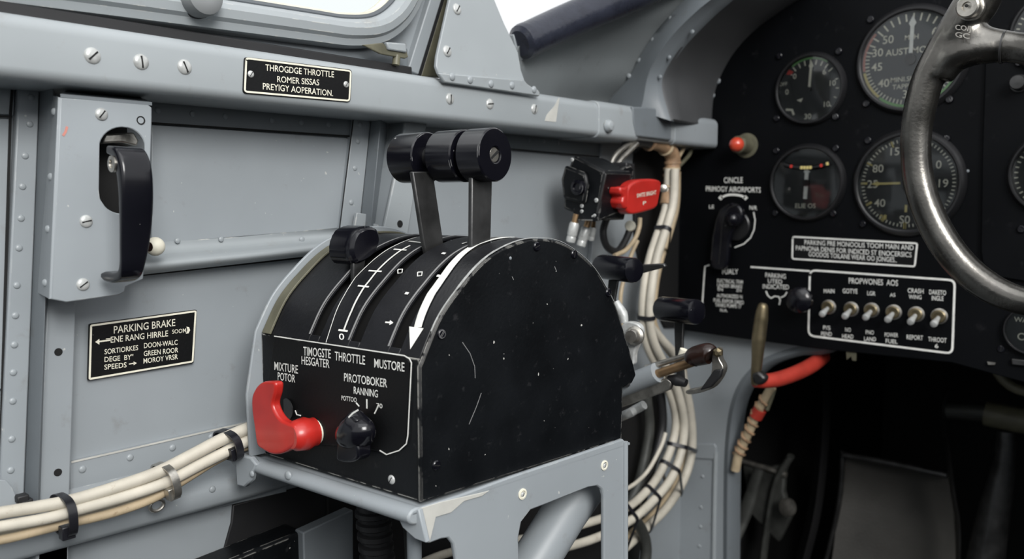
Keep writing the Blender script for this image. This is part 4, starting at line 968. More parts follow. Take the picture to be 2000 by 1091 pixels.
# ============================================================ YOKE
YY = .66
yk = lambda u, v: PY(u, v, YY)
path = [(1935, -70), (1902, -20), (1872, 36), (1842, 92), (1814, 150), (1798, 205), (1790, 255), (1789, 305), (1794, 350), (1806, 395), (1825, 440), (1852, 485), (1886, 525), (1925, 556), (1965, 577), (2010, 590), (2070, 596), (2140, 590)]
hw = [22, 24, 27, 29, 30, 30, 28.5, 28, 28.5, 29, 29.5, 30, 30, 29.5, 28.5, 27.5, 27, 27]
pts = [yk(*p) for p in path]; rs = [h*mpp(p)*1.0 for h, p in zip(hw, pts)]
yo = thing('control_yoke', 'worn gunmetal control wheel at the right with a bolted cast spoke', 'control wheel', pts[7])
# the rim goes on as a full loop outside the picture
cx = yk(2050, 275); ext = [yk(u, v) for u, v in ((2225, 560), (2300, 460), (2335, 320), (2330, 160), (2290, 10), (2215, -110), (2110, -165), (2010, -140))]
sp = [yk(1868, 60), yk(1890, 78), yk(1918, 88), yk(1950, 90), yk(1985, 93), yk(2030, 100), yk(2130, 125)]
k_ = mpp(sp[2])
b = MB().tube(pts+ext+[pts[0], pts[1]], rs+[rs[-1]]*len(ext)+[rs[0], rs[1]], seg=32, sub=8)
b.tube(sp, [46*k_, 44*k_, 38*k_, 32*k_, 29*k_, 31*k_, 38*k_], seg=32, sub=8, flat=.75, updir=(0, 1, 0))
b.tube([yk(1835, 150), yk(1862, 112), yk(1900, 98), yk(1945, 92)], [30*k_, 38*k_, 36*k_, 28*k_], seg=24, sub=6, flat=.85)
b.tube([yk(1850, 100), yk(1880, 50), yk(1915, 10), yk(1940, -40)], [28*k_, 38*k_, 40*k_, 36*k_], seg=24, sub=6, flat=.8)
b.tube([yk(2190, 140), yk(2255, 95), yk(2312, 70)], [34*k_, 30*k_, 28*k_], seg=24)
hc = yk(2160, 133); b.lathe([(45*k_, -.014), (55*k_, -.008), (55*k_, .010), (40*k_, .018)], hc, (0, 1, 0), 32)
MB().lathe([(32*k_, .012), (32*k_, .2195)], hc, (0, 1, 0), 24).build('column', 'dsteel', yo)
rim = b.build('cast_rim', 'yoke', yo, sm=0)
r_ = rim.modifiers.new('remesh', 'REMESH'); r_.mode = 'VOXEL'; r_.voxel_size = .0013; r_.use_smooth_shade = True
r_ = rim.modifiers.new('smooth', 'SMOOTH'); r_.factor = .6; r_.iterations = 14
MB().tube([yk(1958, 92)-V((0, 0, 0)), yk(1962, 92)], [31.5*k_, 31.5*k_], seg=32, smooth=False).build('spoke_collar', 'dsteel', yo)
c = PY(1899, 16, YY-.0145)
MB().lathe([(24*k_, 0), (24*k_, .003), (21.5*k_, .0035), (21*k_, .009), (18*k_, .0102), (9*k_, .0102), (8*k_, .0085), (0, .0085)], c, (-.12, -1, -.04), 32).build('bolt', 'steel', yo, sm=30)
MB().lathe([(3*k_, .0), (3*k_, .001), (0, .001)], c+V((-.0012, -.0103, 0)), YN, 12).build('bolt_pin', 'slot', yo)
tb = MB()
text(tb, 'GC', (1866, 72), (1894, 76), 10, lambda u, v: PY(u, v, YY-.0155), YN, .0); text(tb, 'CO/J', (1866, 58), (1896, 61), 10, lambda u, v: PY(u, v, YY-.0155), YN, .0)
vs = tb.v; fs = tb.f; n = len(vs); t3 = MB(); t3.add([p+V((0, .0006, 0)) for p in vs]+[p+V((0, -.0006, 0)) for p in vs], [f[::-1] for f in fs]+[[i+n for i in f] for f in fs])
t3.build('cast_mark', 'steel', yo, sm=0)
# ============================================================ BULKHEAD AND FOOTWELL
YB = YP+.018
bk = lambda u, v: PY(u, v, YB)
edge = cm([bk(*p) for p in ((1640, 668), (1612, 690), (1560, 694), (1505, 712), (1472, 738), (1450, 772), (1438, 815), (1431, 880), (1429, 960), (1428, 1091), (1426, 1420))], 5)
bh = thing('wall_fore', '', '', bk(1380, 1000), kind='structure')
MB().prism([V((-.005, YB, .9))]+[bk(1640, 600)]+edge+[V((-.005, YB, edge[-1].z))], (0, .004, 0)).build('bulkhead_sheet', 'grey', bh, bevel=.0006)
# rolled flange along the footwell opening
rows = []
for i, p in enumerate(edge):
    T = (edge[min(i+1, len(edge)-1)]-edge[max(i-1, 0)]).normalized(); S_ = T.cross(YN).normalized()
    if S_.x > 0: S_ = -S_
    rows.append([p-S_*.0005+V((0, -.0005, 0)), p+S_*.004+V((0, -.0035, 0)), p+S_*.010+V((0, -.0005, 0)), p+S_*.010+V((0, .002, 0)), p+V((0, .02, 0)), p-S_*.002+V((0, .02, 0))])
MB().sweep(rows, None).build('opening_flange', 'greyd', bh, sm=60)
MB().tube([bk(1398, 882), bk(1396, 960), bk(1394, 1091), bk(1391, 1400)], .0028, flat=1, sub=3).build('corner_bead', 'greyl', bh)
MB().prism([bk(u, v)+V((0, -.0022, 0)) for u, v in ((1330, 866), (1396, 866), (1400, 872), (1400, 896), (1330, 892))], (0, .003, 0)).build('joint_strap', 'grey', bh, bevel=.0007)
rivets(bh, [(1369, 990), (1368, 1028), (1366, 1066), (1423, 1015), (1372, 930)], bk, YN, r=.0024)
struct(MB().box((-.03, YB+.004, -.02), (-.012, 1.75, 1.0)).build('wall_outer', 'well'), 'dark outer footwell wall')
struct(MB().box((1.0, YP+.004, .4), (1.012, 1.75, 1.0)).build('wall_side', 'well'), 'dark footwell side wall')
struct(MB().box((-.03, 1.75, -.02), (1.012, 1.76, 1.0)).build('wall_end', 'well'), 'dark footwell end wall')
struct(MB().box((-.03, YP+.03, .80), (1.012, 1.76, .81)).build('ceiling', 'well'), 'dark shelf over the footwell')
pad = lambda pts, x, nm, m: struct(MB().prism([PX(u, v, x) for u, v in pts], (-x, 0, 0)).build(nm, m, bevel=.001))
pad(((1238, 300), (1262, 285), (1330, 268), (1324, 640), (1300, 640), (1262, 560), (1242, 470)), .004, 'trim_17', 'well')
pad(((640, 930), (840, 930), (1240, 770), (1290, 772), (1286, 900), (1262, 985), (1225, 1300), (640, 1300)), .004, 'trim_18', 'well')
pad(((455, 985), (640, 936), (700, 950), (700, 1008), (598, 1044), (430, 1100), (452, 1020)), .002, 'shade_sheet', 'rubber')  # dark sheet painted in for the shade under the quadrant
tag(MB().prism([PX(u, v, .024) for u, v in ((425, 1103), (500, 1072), (590, 1036), (600, 1042), (606, 1070), (612, 1300), (300, 1300), (330, 1140))], (-.022, 0, 0)).build('side_console', 'black', bevel=.002), 'black console lid at the bottom edge left of the bracket', 'console')
tag(MB().prism([PX(u, v, .03) for u, v in ((592, 1040), (690, 995), (692, 1300), (600, 1300))], (-.01, 0, 0)).build('kick_plate', 'greyd', bevel=.001), 'dull grey kick plate under the front of the quadrant', 'plate')

# pedals and mechanism deep in the footwell
py = lambda u, v, y=1.16: PY(u, v, y)
ped = thing('rudder_pedal', 'dark ribbed rudder pedal plate deep in the footwell', 'pedal', py(1750, 1150))
rw = []
for v0, bow in ((0, 0), (.08, -.012), (.3, -.004), (.6, .006), (1., .03)):
    ul = lerp(1645, 1600, v0**1.6); ur = lerp(1858, 1875, v0); vl = lerp(884, 1230, v0); vr = lerp(931, 1260, v0)
    rw.append([PY(lerp(ul, ur, t/8), lerp(vl, vr, t/8), 1.16-bow+.012*math.sin(PI*t/8)) for t in range(9)])
surf(rw, (0, .006, 0)).build('tread', 'pedal', ped, sm=60)
MB().tube([py(1645, 880), py(1644, 930), py(1638, 985), py(1622, 1060), py(1598, 1150), py(1570, 1240)], .0035).build('edge_bead', 'dsteel', ped)
MB().tube([py(1648, 888, 1.15), py(1730, 902, 1.15), py(1850, 928, 1.15)], .004).build('toe_bead', 'dsteel', ped)
st_ = thing('pedal_strap', 'thin curved dark metal strap to the right of the rudder pedal', 'strap', py(1870, 1091, 1.1))
rr = [[PY(u-6, v, 1.1), PY(u, v, 1.09), PY(u+4, v, 1.1), PY(u, v, 1.12)] for u, v in [(p.x, p.y) for p in cm([V((u, v, 0)) for u, v in ((1852, 757), (1840, 800), (1851, 870), (1862, 960), (1873, 1040), (1868, 1180))], 5)]]
MB().sweep(rr, None).build('strap_blade', 'dsteel', st_, sm=60)
hb = thing('hanging_strap', 'broad glossy black strap hanging left of the rudder pedal', 'strap', py(1580, 1091, 1.1))
rr = [[PY(u-14, v, 1.14), PY(u, v, 1.12), PY(u+14, v, 1.14), PY(u, v, 1.16)] for u, v in [(p.x, p.y) for p in cm([V((u, v, 0)) for u, v in ((1605, 720), (1608, 800), (1602, 900), (1590, 1000), (1568, 1091), (1540, 1180))], 5)]]
MB().sweep(rr, None).build('strap_blade', 'rubber', hb, sm=60)
cb = thing('pedal_shaft', 'dark cross shaft with olive sleeve under the panel, right', 'shaft', py(1900, 800))
MB().tube([py(1850, 800), py(1925, 806)], .011).build('shaft', 'darkm', cb); MB().tube([py(1925, 806), py(1980, 818), py(2040, 826)], .016).build('sleeve', 'olive', cb)
tag(MB().tube([py(1965, 840), py(1962, 900), py(1945, 980), py(1925, 1091), py(1915, 1200)], [.012, .014, .018, .022, .024]).build('control_column', 'dsteel'), 'dark metal column rising at the right below the yoke', 'column')
mech = thing('pedal_linkage', 'dusty dark grey linkage plate with levers at the left of the footwell', 'linkage', py(1480, 1060))
m2 = lambda u, v: PY(u, v, 1.08)
MB().prism([m2(*p) for p in ((1448, 900), (1500, 912), (1535, 905), (1530, 960), (1545, 1010), (1520, 1060), (1500, 1040), (1480, 1020), (1462, 1000))], (0, .012, 0)).build('bell_crank', 'darkm', mech, bevel=.003)
MB().tube([m2(1443, 898), m2(1500, 915), m2(1536, 928)], .004).build('pin', 'steel', mech)
MB().tube([PY(1482, 915, 1.06), PY(1455, 1000, 1.05), PY(1425, 1070, 1.03), PY(1400, 1140, 1.02)], [.007, .010, .009, .009], flat=.5).build('link_rod', 'darkm', mech)
MB().tube([m2(1545, 890), m2(1518, 935), m2(1505, 990), m2(1490, 1091), m2(1480, 1200)], .008, flat=.6).build('lever_arm', 'darkm', mech)
MB().lathe([(.012, 0), (.012, .006), (.006, .008), (0, .008)], PY(1541, 990, 1.06), (-.3, -1, .2), 20).build('bolt', 'steel', mech)

# ============================================================ CABLES
PATHS = []
def cable(pts, rpx, x, name, label, cat='cable', group=None, m='cable', seg=12, fn=None):
    fn = fn or (lambda u, v: PX(u, v, x))
    P = [fn(*p) for p in pts]; PATHS.append((name, catmull(P, [rpx*mpp(p) for p in P], 7))); b = MB().tube(P, [rpx*mpp(p) for p in P], seg=seg, sub=7)
    return tag(b.build(name, m), label, cat, group)
GC = 'white cables along the lower wall'
cable([(-120, 1024), (0, 1001), (75, 989), (150, 974), (250, 943), (312, 920), (375, 888), (437, 856), (497, 832), (560, 815), (640, 800)], 12.5, .038, 'cable', 'white cable, uppermost of the tied run crossing the lower grey wall', group=GC)
cable([(-120, 1050), (0, 1028), (94, 1011), (162, 992), (250, 967), (325, 941), (391, 907), (453, 876), (497, 855), (560, 840), (640, 830)], 11.5, .040, 'cable', 'white cable with faded print, second from top of the tied run on the lower wall', group=GC)
cable([(-120, 1072), (0, 1054), (75, 1036), (131, 1022), (219, 1001), (297, 973), (353, 940), (422, 897), (469, 874), (500, 868), (560, 855)], 9.5, .037, 'cable', 'yellowed white cable, lowest of the tied run on the lower wall', group=GC, m='cableb')
cable([(-120, 1058), (0, 1040), (94, 1026), (162, 1006), (250, 982), (325, 952), (391, 916), (453, 884), (520, 862)], 8, .030, 'cable', 'thin white cable tucked behind the others of the tied run', group=GC)
b = MB()
CP = [PX(u, v, .0465) for u, v in ((10, 1034), (40, 1029), (70, 1023), (95, 1018), (120, 1012))]
def bundle_tie(first, k0, t, label, wd=.0042):
    # nylon band pulled tight round the cables; t runs along cable k0 of the run
    pth, rr = PATHS[first+k0][1]; i = int(t*(len(pth)-1)); C0 = pth[i]; T = (pth[i+2]-pth[i-2]).normalized()
    e1 = T.cross(XN).normalized(); e2 = T.cross(e1).normalized(); ps = []
    for k in range(4):
        q, r = PATHS[first+k][1]; j = min(range(len(q)), key=lambda j: (q[j]-C0).length+abs((q[j]-C0).dot(T))*8); best = q[j]
        for a, b in ((j-1, j), (j, j+1)):
            if a >= 0 and b < len(q):
                da, db = (q[a]-C0).dot(T), (q[b]-C0).dot(T)
                if da*db <= 0 and da != db: best = lerp(q[a], q[b], da/(da-db))
        ps.append((best, r[j]))
    th = thing('cable_tie', label, 'cable tie', C0, 'cable ties'); rows = []
    for n in range(40):
        d = e1*math.cos(2*PI*n/40)+e2*math.sin(2*PI*n/40); p, r = max(ps, key=lambda x: (x[0]-C0).dot(d)+x[1])
        p = p-T*(p-C0).dot(T)+d*(r+.0002); rows.append([p-T*wd/2, p+T*wd/2, p+T*wd/2+d*.0012, p-T*wd/2+d*.0012])
    MB().sweep(rows, None, True).build('band', 'zip', th, sm=40); return th
def tie(c, d, a, bb, x, label, m='zip', wd=.0045, head=None, fn=None, group='cable ties'):
    C0 = fn(*c) if fn else PX(c[0], c[1], x); C1 = fn(*d) if fn else PX(d[0], d[1], x); T = (C1-C0).normalized()
    N = XN if not fn else YN; B1 = T.cross(N).normalized(); k = mpp(C0); a *= k; rows = []
    t = thing('cable_tie', label, 'cable tie', C0, group)
    for i in range(28):
        an = 2*PI*i/28; ca, sa = math.cos(an), math.sin(an)
        ca = math.copysign(abs(ca)**.7, ca); sa = math.copysign(abs(sa)**.7, sa)
        p = C0+B1*a*ca+N*bb*sa; o = (B1*ca+N*sa).normalized()*.0011
        rows.append([p-T*wd/2, p+T*wd/2, p+T*wd/2+o, p-T*wd/2+o])
    MB().sweep(rows, None, True).build('band', m, t, sm=40)
    if head:
        h = fn(*head) if fn else PX(head[0], head[1], x+bb*.55)
        MB().hexa([h+T*i*wd*.75+B1*j*wd*.8+N*kk*.0028 for kk in (-1, 1) for (i, j) in ((-1, -1), (1, -1), (1, 1), (-1, 1))]).build('head', m, t, bevel=.0005)
    return t
tie((124, 1005), (150, 998), 36, .0125, .037, 'black nylon cable tie, leftmost on the white cable run', head=(131, 1038), wd=.0045)
tie((324, 938), (345, 929), 31, .0125, .037, 'grimy metallic cable tie, middle one on the white cable run', m='steel', wd=.0045, head=(337, 962))
tie((446, 868), (464, 860), 26, .0125, .037, 'black nylon cable tie nearest the red handle', head=(459, 884), wd=.0048)
c = PX(306, 986, .03); lp = MB(); lp.tube([c+V((0, .0042*math.cos(a), .0042*math.sin(a)*.8)) for a in [2*PI*i/16 for i in range(17)]], .0011, seg=8, smooth=False, cap=False)
tag(lp.build('ring_eyelet', 'steel'), 'small grimy metal ring under the middle cable tie', 'ring')

GV = 'white cables in the vertical run left of the panel'
xv = .035; FIRST = len(PATHS)
cable([(1306, 330), (1302, 395), (1290, 440), (1270, 500), (1258, 560), (1255, 620), (1262, 670), (1285, 720), (1306, 762), (1320, 816), (1312, 870), (1288, 924), (1261, 960), (1222, 992), (1150, 1020), (1030, 1050), (880, 1078), (790, 1115)], 8.2, xv, 'cable', 'white cable, leftmost in the vertical run left of the panel, innermost in the lower bend', group=GV)
cable([(1318, 330), (1315, 395), (1303, 440), (1284, 500), (1273, 560), (1269, 620), (1278, 670), (1303, 720), (1324, 766), (1336, 825), (1331, 879), (1311, 933), (1275, 978), (1228, 1018), (1150, 1055), (1030, 1085), (900, 1110)], 8.5, xv+.009, 'cable', 'white cable in the middle of the vertical run and the lower bend', group=GV)
cable([(1310, 330), (1309, 395), (1297, 440), (1277, 500), (1266, 560), (1263, 620), (1290, 660), (1322, 700), (1342, 771), (1351, 830), (1350, 888), (1333, 942), (1302, 991), (1261, 1032), (1215, 1075), (1150, 1130)], 8.5, xv-.009, 'cable', 'white cable forming the outermost line of the lower bend', group=GV)
cable([(1322, 335), (1320, 400), (1308, 450), (1290, 505), (1279, 560), (1275, 625), (1296, 670), (1332, 720), (1334, 771), (1343, 830), (1342, 888), (1322, 942), (1289, 991), (1245, 1032), (1205, 1060)], 7.8, xv-.018, 'cable', 'yellowed cable behind the others in the vertical run', group=GV, m='cableb')
cable([(1300, 845), (1291, 872), (1268, 915), (1245, 940), (1215, 960)], 4, xv+.009, 'cable', 'thin white wire cutting across inside the lower bend', m='cable')
cable([(1262, 770), (1268, 830), (1262, 880), (1248, 940), (1225, 990)], 10, xv-.012, 'hose', 'dark grey hose inside the lower cable bend', 'hose', m='darkm')
cable([(1290, 765), (1294, 820), (1288, 860), (1270, 910), (1240, 955)], 9, xv-.014, 'hose', 'black hose between the grey hose and the white cables', 'hose', m='rubber')
cable([(1238, 1010), (1256, 1040), (1262, 1075), (1255, 1130)], 11, xv+.004, 'hose', 'dark ribbed hose end below the cable bend', 'hose', m='darkm')
cable([(1214, 640), (1212, 580), (1220, 540), (1232, 500), (1245, 470)], 4, xv, 'wire', 'thin tan wire rising behind the upper black grip', 'wire', m='cableb')
cable([(1250, 425), (1248, 445), (1240, 466), (1222, 488), (1200, 499)], 4.5, xv+.008, 'wire', 'tan wire curling below the red tab', 'wire', m='cableb')
cable([(1197, 412), (1184, 430), (1178, 455), (1186, 482), (1206, 490), (1222, 468), (1233, 440)], 7, xv+.003, 'hose', 'black hose looping under the switch box', 'hose', m='rubber')
def near(k, u, v):
    q = PATHS[FIRST+k][1][0]; j = min(range(len(q)), key=lambda j: math.hypot(proj(q[j])[0]-u, proj(q[j])[1]-v)); return j/(len(q)-1)+1e-6
for u, v, L in ((1303, 450, 'black cable tie on the vertical run below the red tab'), (1270, 622, 'black cable tie on the vertical run beside the lower black grip'),
    (1333, 868, 'black cable tie at the right of the lower bend'), (1318, 918, 'black cable tie just below the bend tie'), (1283, 970, 'black cable tie on the lower part of the bend'), (1236, 1012, 'black cable tie at the bracket edge of the bend')):
    bundle_tie(FIRST, 1, near(1, u, v), L)
# wrapped loom above
cable([(1258, 275), (1286, 280), (1306, 292), (1314, 310), (1312, 340), (1308, 372), (1303, 400)], 15, xv, 'wrapped_loom', 'brown wrapped wiring loom under the rail end', 'cable', m='brown')
lm = bpy.data.objects['wrapped_loom']
for k_i, (u, v, dd) in enumerate(((1268, 278, (1, .1)), (1300, 288, (1, .6)), (1314, 318, (0, 1)), (1312, 330, (0, 1)), (1311, 342, (0, 1)), (1308, 366, (-.1, 1)))):
    C0 = PX(u, v, xv); T = (PX(u+dd[0]*5, v+dd[1]*5, xv)-C0).normalized(); k_ = 16*mpp(C0)
    MB().lathe([(k_*.9, -.0018), (k_*1.05, -.0012), (k_*1.05, .0012), (k_*.9, .0018)], C0, T, 18).build('lashing', 'cableb' if k_i % 2 else 'brown', lm)
cable([(1192, 322), (1203, 302), (1222, 286), (1240, 277)], 5, xv+.008, 'wire', 'silvery wire pair entering the switch box, left one', 'wire', m='steel')
cable([(1200, 330), (1214, 310), (1230, 294), (1244, 280)], 5, xv+.011, 'wire', 'silvery wire pair entering the switch box, right one', 'wire', m='steel')
cable([(1224, 285), (1240, 276), (1255, 275), (1266, 277)], 13, xv+.003, 'cable_boot', 'black rubber boot where the brown loom begins', 'boot', m='rubber')
cable([(1318, 318), (1328, 302), (1335, 288), (1336, 270)], 4, xv, 'wire', 'olive tan wire rising to the rail from the brown loom, left one', 'wire', m='cableb')
cable([(1320, 330), (1338, 312), (1348, 298), (1353, 275)], 4, xv, 'wire', 'olive tan wire rising to the rail from the brown loom, right one', 'wire', m='olive')
# rib behind the switch box
pad(((1178, 262), (1240, 268), (1215, 560), (1212, 760), (1150, 760), (1150, 560)), .006, 'trim_20', 'grey')

# switch box
bx = PX(1172, 430, .075)
jb = thing('switch_box', 'black metal switch box with worn white edges on the wall under the rail', 'switch box', bx)
f1 = lambda u, v: PY(u, v, bx.y)             # aft face
f2 = lambda u, v: PX(u, v, bx.x)             # inboard face
fa = [f1(*p) for p in ((1121, 303), (1181, 334), (1166, 432), (1100, 408), (1103, 340))]
MB().prism(fa, (0, .045, 0)).build('case', 'black', jb, bevel=.0022)
MB().prism([f1(*p)+V((0, -.004, 0)) for p in ((1108, 322), (1148, 338), (1152, 360), (1146, 398), (1104, 388), (1100, 350))], (0, .005, 0)).build('cover', 'black', jb, bevel=.003)
c = f1(1138, 366)+V((0, -.005, 0)); MB().lathe([(.007, 0), (.0068, .004), (.004, .005), (.0035, .003), (0, .003)], c, YN, 20).build('dial', 'knob', jb)
for (u, v) in ((1137, 402), (1137, 413), (1140, 383), (1118, 312)): place(SCR, 'screw', jb, f1(u, v)+V((0, -.0005, 0)), YN, .4, .0019)
for (u, v) in ((1166, 391), (1163, 422), (1160, 424)): place(SCR, 'screw', jb, f1(u, v)+V((0, -.0012, 0)), YN, .4, .0021)
q1 = [f2(*p) for p in ((1184, 340), (1232, 322), (1238, 330), (1226, 408), (1168, 432))]
MB().prism(q1, (-.03, 0, 0)).build('side_cover', 'black', jb, bevel=.0012)
MB().prism([f2(*p)+V((.0012, 0, 0)) for p in ((1186, 346), (1222, 350), (1222, 356), (1186, 352))], (-.001, 0, 0)).build('worn_strip', 'steel', jb)
MB().prism([f1(*p)+V((0, -.0012, 0)) for p in ((1181, 338), (1185, 340), (1168, 424), (1164, 422))], (0, .002, 0)).build('corner_strip', 'dsteel', jb, bevel=.0004)
MB().prism([PX(u, v, .066) for u, v in ((1224, 316), (1240, 320), (1236, 352), (1222, 352))], (-.02, 0, 0)).build('rear_tab', 'rubber', jb, bevel=.001)
# red guard
rg = thing('red_guard', 'red plastic guard tab with white lettering beside the switch box', 'switch guard', PX(1250, 385, .085))
g_ = lambda u, v: PX(u, v, .088)
pl = cm([g_(*p) for p in ((1226, 370), (1234, 358), (1248, 351), (1270, 349), (1288, 352), (1292, 362), (1288, 385), (1284, 402), (1272, 410), (1240, 418), (1228, 415), (1224, 400), (1226, 370))], 4)[:-1]
MB().prism(pl, (-.012, 0, 0)).build('tab', 'red', rg, bevel=.002, bseg=3)
MB().prism([g_(*p) for p in ((1212, 364), (1220, 366), (1228, 362), (1228, 408), (1220, 408), (1215, 394), (1219, 384), (1212, 378))], (-.016, 0, 0)).build('hinge_block', 'red', rg, bevel=.002)
tb = MB(); text(tb, 'SWITE BRIGHT', (1243, 386), (1281, 379), 8, g_, XN, .0005); text(tb, 'P', (1255, 400), (1261, 399), 7, g_, XN, .0005); tb.build('lettering', 'cream', rg, sm=0)
for u, v, L in ((1296, 368, 'small silver bolt head just right of the red guard tab'),):
    p = PX(u, v, .07); tag(MB().lathe([(.004, 0), (.004, .003), (.0025, .004), (0, .004)], p, (.6, -1, 0), 16).build('bolt', 'steel'), L, 'bolt')
p = PX(1231, 441, .05); tag(MB().lathe([(.0045, -.003), (.0055, 0), (.0045, .003), (0, .004)], p, (.5, -1, 0), 18).build('hose_fitting', 'cream'), 'cream round fitting at the end of the black hose loop', 'fitting')
# connectors hanging under the box
for i, (a, b_, L) in enumerate((((1126, 418), (1114, 472), 'left one'), ((1150, 428), (1134, 480), 'middle one'), ((1160, 432), (1154, 468), 'short right one'))):
    k = thing('plug_connector', 'whitened plug connector under the switch box, '+L, 'connector', PX(*b_, .04), 'plug connectors under the switch box')
    A_, B_ = PX(*a, .05), PX(*b_, .045); T = (B_-A_).normalized(); ln = (B_-A_).length; R = (10, 10, 7)[i]*mpp(A_)
    MB().lathe([(R*.6, 0), (R*.65, ln*.35)], A_, T, 16).build('neck', 'bronze', k)
    MB().lathe([(R*.8, ln*.3), (R, ln*.38), (R, ln*.72), (R*.85, ln*.8), (R*.95, ln*.85), (R*.9, ln), (R*.4, ln*1.05)], A_, T, 18).build('shell', 'screw', k, sm=30)

# ============================================================ LEVERS AND LINKAGE BEHIND THE QUADRANT
def tgrip(name, label, e0, e1, rpx, y, arm, extra=None):
    A_, B_ = PY(*e0, y), PY(*e1, y-.012); T = (B_-A_).normalized(); ln = (B_-A_).length; R = rpx*mpp(B_)
    t = thing(name, label, 'lever', B_, 'black grip levers behind the quadrant')
    MB().lathe([(R*.8, 0), (R*.95, .001), (R, .003), (R, ln-.002), (R*.95, ln-.0006), (R*.8, ln)], A_, T, 32).build('grip', 'knob', t, sm=35)
    MB().prism([PY(u, v, y) for u, v in arm], (0, .003, 0)).build('arm', 'dsteel', t, bevel=.0006)
    return t
t_ = tgrip('control_lever', 'short black cylinder grip just right of the quadrant top', (1172, 520), (1240, 528), 25, .56, [(1188, 545), (1206, 548), (1200, 585), (1212, 640), (1196, 640), (1184, 590)])
lab(MB().prism([PY(u, v, .575) for u, v in ((1242, 517), (1296, 514), (1300, 521), (1240, 537))], (0, .004, 0)).build('side_blade', 'dsteel', t_, bevel=.001), 'grey tapering blade')
tgrip('control_lever', 'black cylinder grip on an upright arm in front of the panel corner', (1290, 602), (1362, 609), 25, .62, [(1316, 630), (1334, 630), (1332, 700), (1336, 745), (1322, 745), (1318, 690)])
YL = .57; yl = lambda u, v, d=0: PY(u, v, YL+d)
lk = thing('push_pull_rod', 'steel and bronze push rod with brown boot and forked end behind the quadrant', 'linkage', yl(1320, 720))
k_ = mpp(yl(1300, 720))
MB().tube([yl(1180, 769), yl(1284, 727)], 20*k_, seg=24, smooth=False).build('socket', 'grey', lk)
MB().tube([yl(1232, 748), Q(.05, QD-.0006, .035)], 9*k_, smooth=False).build('mount_stub', 'dsteel', lk)
MB().tube([yl(1262, 718, .004), yl(1355, 690, .004)], 6*k_, smooth=False).build('upper_rod', 'steel', lk)
MB().tube([yl(1280, 731), yl(1355, 706)], 9*k_, smooth=False).build('lower_rod', 'bronze', lk)
MB().tube([yl(1350, 706, -.002), yl(1356, 697, -.002), yl(1372, 692, -.002), yl(1384, 690, -.002), yl(1388, 692, -.002)], [15*k_, 19*k_, 20*k_, 20*k_, 16*k_], seg=20).build('boot', 'brownboot', lk)
MB().prism([yl(*p) for p in ((1212, 766), (1300, 738), (1312, 746), (1306, 762), (1212, 796))], (0, .006, 0)).build('flat_bar', 'steel', lk, bevel=.001)
fk = cm([yl(*p, ) for p in ((1392, 682), (1402, 680), (1404, 700), (1412, 716), (1408, 734), (1392, 756), (1370, 766), (1344, 770), (1340, 762), (1366, 756), (1384, 742), (1390, 720), (1390, 700), (1392, 682))], 3)[:-1]
MB().prism(fk, (0, .008, 0)).build('fork', 'steel', lk, bevel=.001)
MB().prism([yl(*p, -.004) for p in ((1394, 722), (1410, 720), (1406, 736), (1388, 756), (1366, 762), (1380, 742))], (0, .004, 0)).build('fork_shoe', 'rubber', lk, bevel=.001)
MB().lathe([(9*k_, 0), (9*k_, .004), (7*k_, .0045), (4*k_, .006), (0, .006)], yl(1404, 687, -.002), (.2, -1, 0), 6).build('end_nut', 'brass', lk, sm=20)
MB().tube([yl(1306, 740, .004), yl(1322, 742, .004), yl(1340, 748, .004)], [8*k_, 12*k_, 8*k_]).build('swivel', 'rubber', lk)
MB().tube([yl(1330, 700, .012), yl(1336, 682, .012)], 8*k_, smooth=False).build('pivot_stud', 'cream', lk)
cv = thing('clevis', 'worn silver clevis and bolt poking out behind the quadrant side plate', 'clevis', PY(1240, 655, .53))
yc_ = lambda u, v, d=0: PY(u, v, .53+d)
MB().prism(cm([yc_(*p) for p in ((1212, 636), (1224, 628), (1244, 632), (1252, 645), (1248, 665), (1238, 690), (1236, 712), (1216, 712))], 3), (0, .006, 0)).build('plate', 'screw', cv, bevel=.001)
k_ = mpp(yc_(1240, 655))
MB().lathe([(19*k_, 0), (19*k_, .002), (14*k_, .003), (14*k_, .0075), (12*k_, .009), (0, .0095)], yc_(1241, 655, -.001), (.15, -1, .05), 24).build('bolt', 'steel', cv, sm=30)
MB().tube([yc_(1225, 690, .004), Q(.04, QD-.0006, .045)], 7*k_, smooth=False).build('pivot_rod', 'dsteel', cv)
MB().tube([yc_(1203, 590, .006), yc_(1216, 612, .006), yc_(1220, 630, .006)], [8*k_, 10*k_, 8*k_]).build('link', 'screw', cv)
cable([(1120, 850), (1216, 812), (1240, 800), (1258, 790)], 9, 0, 'stub_pipe', 'short pale pipe stub under the flat linkage bar', 'pipe', m='screw', fn=lambda u, v: PX(u, v, -.002) if u < 1150 else PY(u, v, .60))

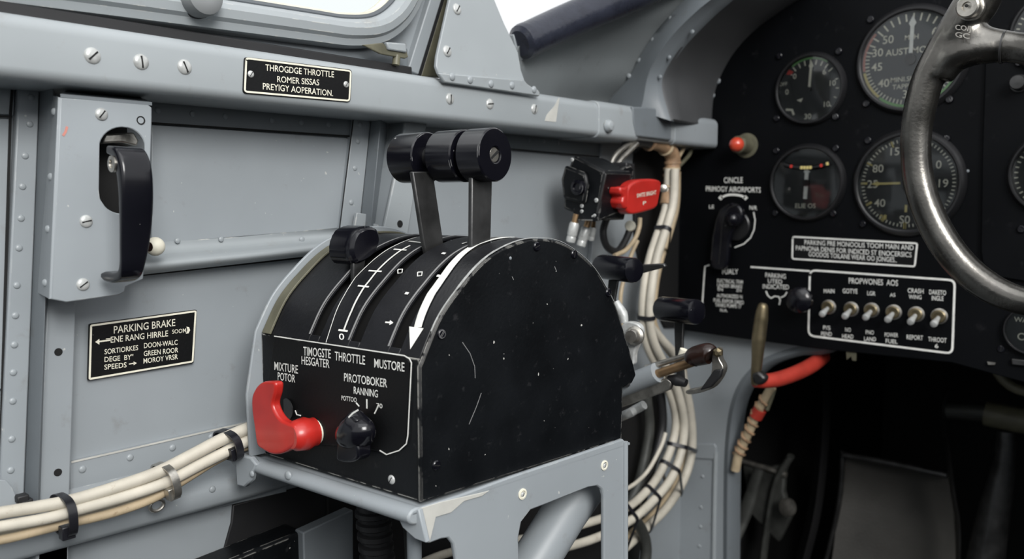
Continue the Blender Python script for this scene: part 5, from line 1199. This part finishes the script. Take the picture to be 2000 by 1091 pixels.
# brass handle with red tube
YR = .80
hd = thing('crank_handle', 'aged brass upright handle with a red rubber tube below the panel', 'handle', PY(1478, 745, YR))
pr2 = lambda u, v, y=YR: PY(u, v, y)
k_ = mpp(pr2(1480, 680))
MB().tube([pr2(1491, 592), pr2(1490, 598), pr2(1487, 620), pr2(1482, 660), pr2(1479, 700), pr2(1476, 735), pr2(1476, 750)], [6*k_, 10*k_, 13*k_, 13.5*k_, 11*k_, 9.5*k_, 9*k_], seg=20).build('brass_grip', 'brass', hd)
MB().prism([pr2(*p, YR-.006) for p in ((1466, 728), (1480, 724), (1496, 738), (1488, 752), (1470, 750))], (0, .012, 0)).build('elbow', 'dsteel', hd, bevel=.003)
lab(MB().tube([pr2(1474, 745), pr2(1490, 744, YR+.01), pr2(1520, 740, YR+.03), pr2(1555, 728, YR+.06), pr2(1585, 713, YR+.09), pr2(1608, 696, YR+.13)], [11*k_, 14*k_, 15*k_, 15.5*k_, 15.5*k_, 15*k_], seg=20).build('red_tube', 'redt', hd), 'red rubber tube')
# lashed cable under it
cp = [(1508, 755), (1494, 778), (1478, 806), (1466, 835), (1452, 865), (1442, 890), (1436, 918)]
cl = cable(cp, 9, 0, 'lashed_cable', 'frayed tan cable bound with brown cord beneath the red tube', 'cable', m='cableb', fn=lambda u, v: PY(u, v, YP+.012))
P_ = cm([PY(u, v, YP+.012) for u, v in cp[1:6]], 14); hx = []
for i, p in enumerate(P_):
    T = (P_[min(i+1, len(P_)-1)]-P_[max(i-1, 0)]).normalized(); S_ = T.cross(YN).normalized(); R = 10.5*mpp(p); a = i*.9
    hx.append(p+S_*R*math.cos(a)+S_.cross(T)*R*math.sin(a))
lab(MB().tube(hx, .0016, seg=8, smooth=False).build('binding_cord', 'brown', cl), 'brown binding cord')
b = MB().tube([PY(1485, 798, YP+.012), PY(1476, 814, YP+.012)], 13*mpp(P_[0]), smooth=False); lab(b.build('red_sleeve', 'redt', cl), 'faded red sleeve')
cable([(1512, 762), (1505, 782), (1498, 800)], 4, 0, 'wire', 'short olive wire beside the top of the lashed cable', 'wire', m='olive', fn=lambda u, v: PY(u, v, YP+.012))
# hoses under the quadrant
cable([(722, 950), (728, 1000), (735, 1050), (738, 1140)], 30, 0, 'flexible_hose', 'thick ribbed black hose under the quadrant front', 'hose', m='rubber', fn=lambda u, v: PX(u, v, .09))
fh = bpy.data.objects['flexible_hose']
for v in (1000, 1022, 1044, 1066, 1088):
    C0 = PX(728+(v-1000)*.1, v, .09); k_ = mpp(C0); MB().lathe([(28*k_, -.003), (35*k_, -.0015), (35*k_, .0015), (28*k_, .003)], C0, (0, 0, 1), 24).build('hose_rib', 'rubber', fh)
cable([(790, 960), (800, 1020), (804, 1080), (806, 1140)], 14, 0, 'hose', 'thin black hose beside the ribbed hose', 'hose', m='darkm', fn=lambda u, v: PX(u, v, .09))
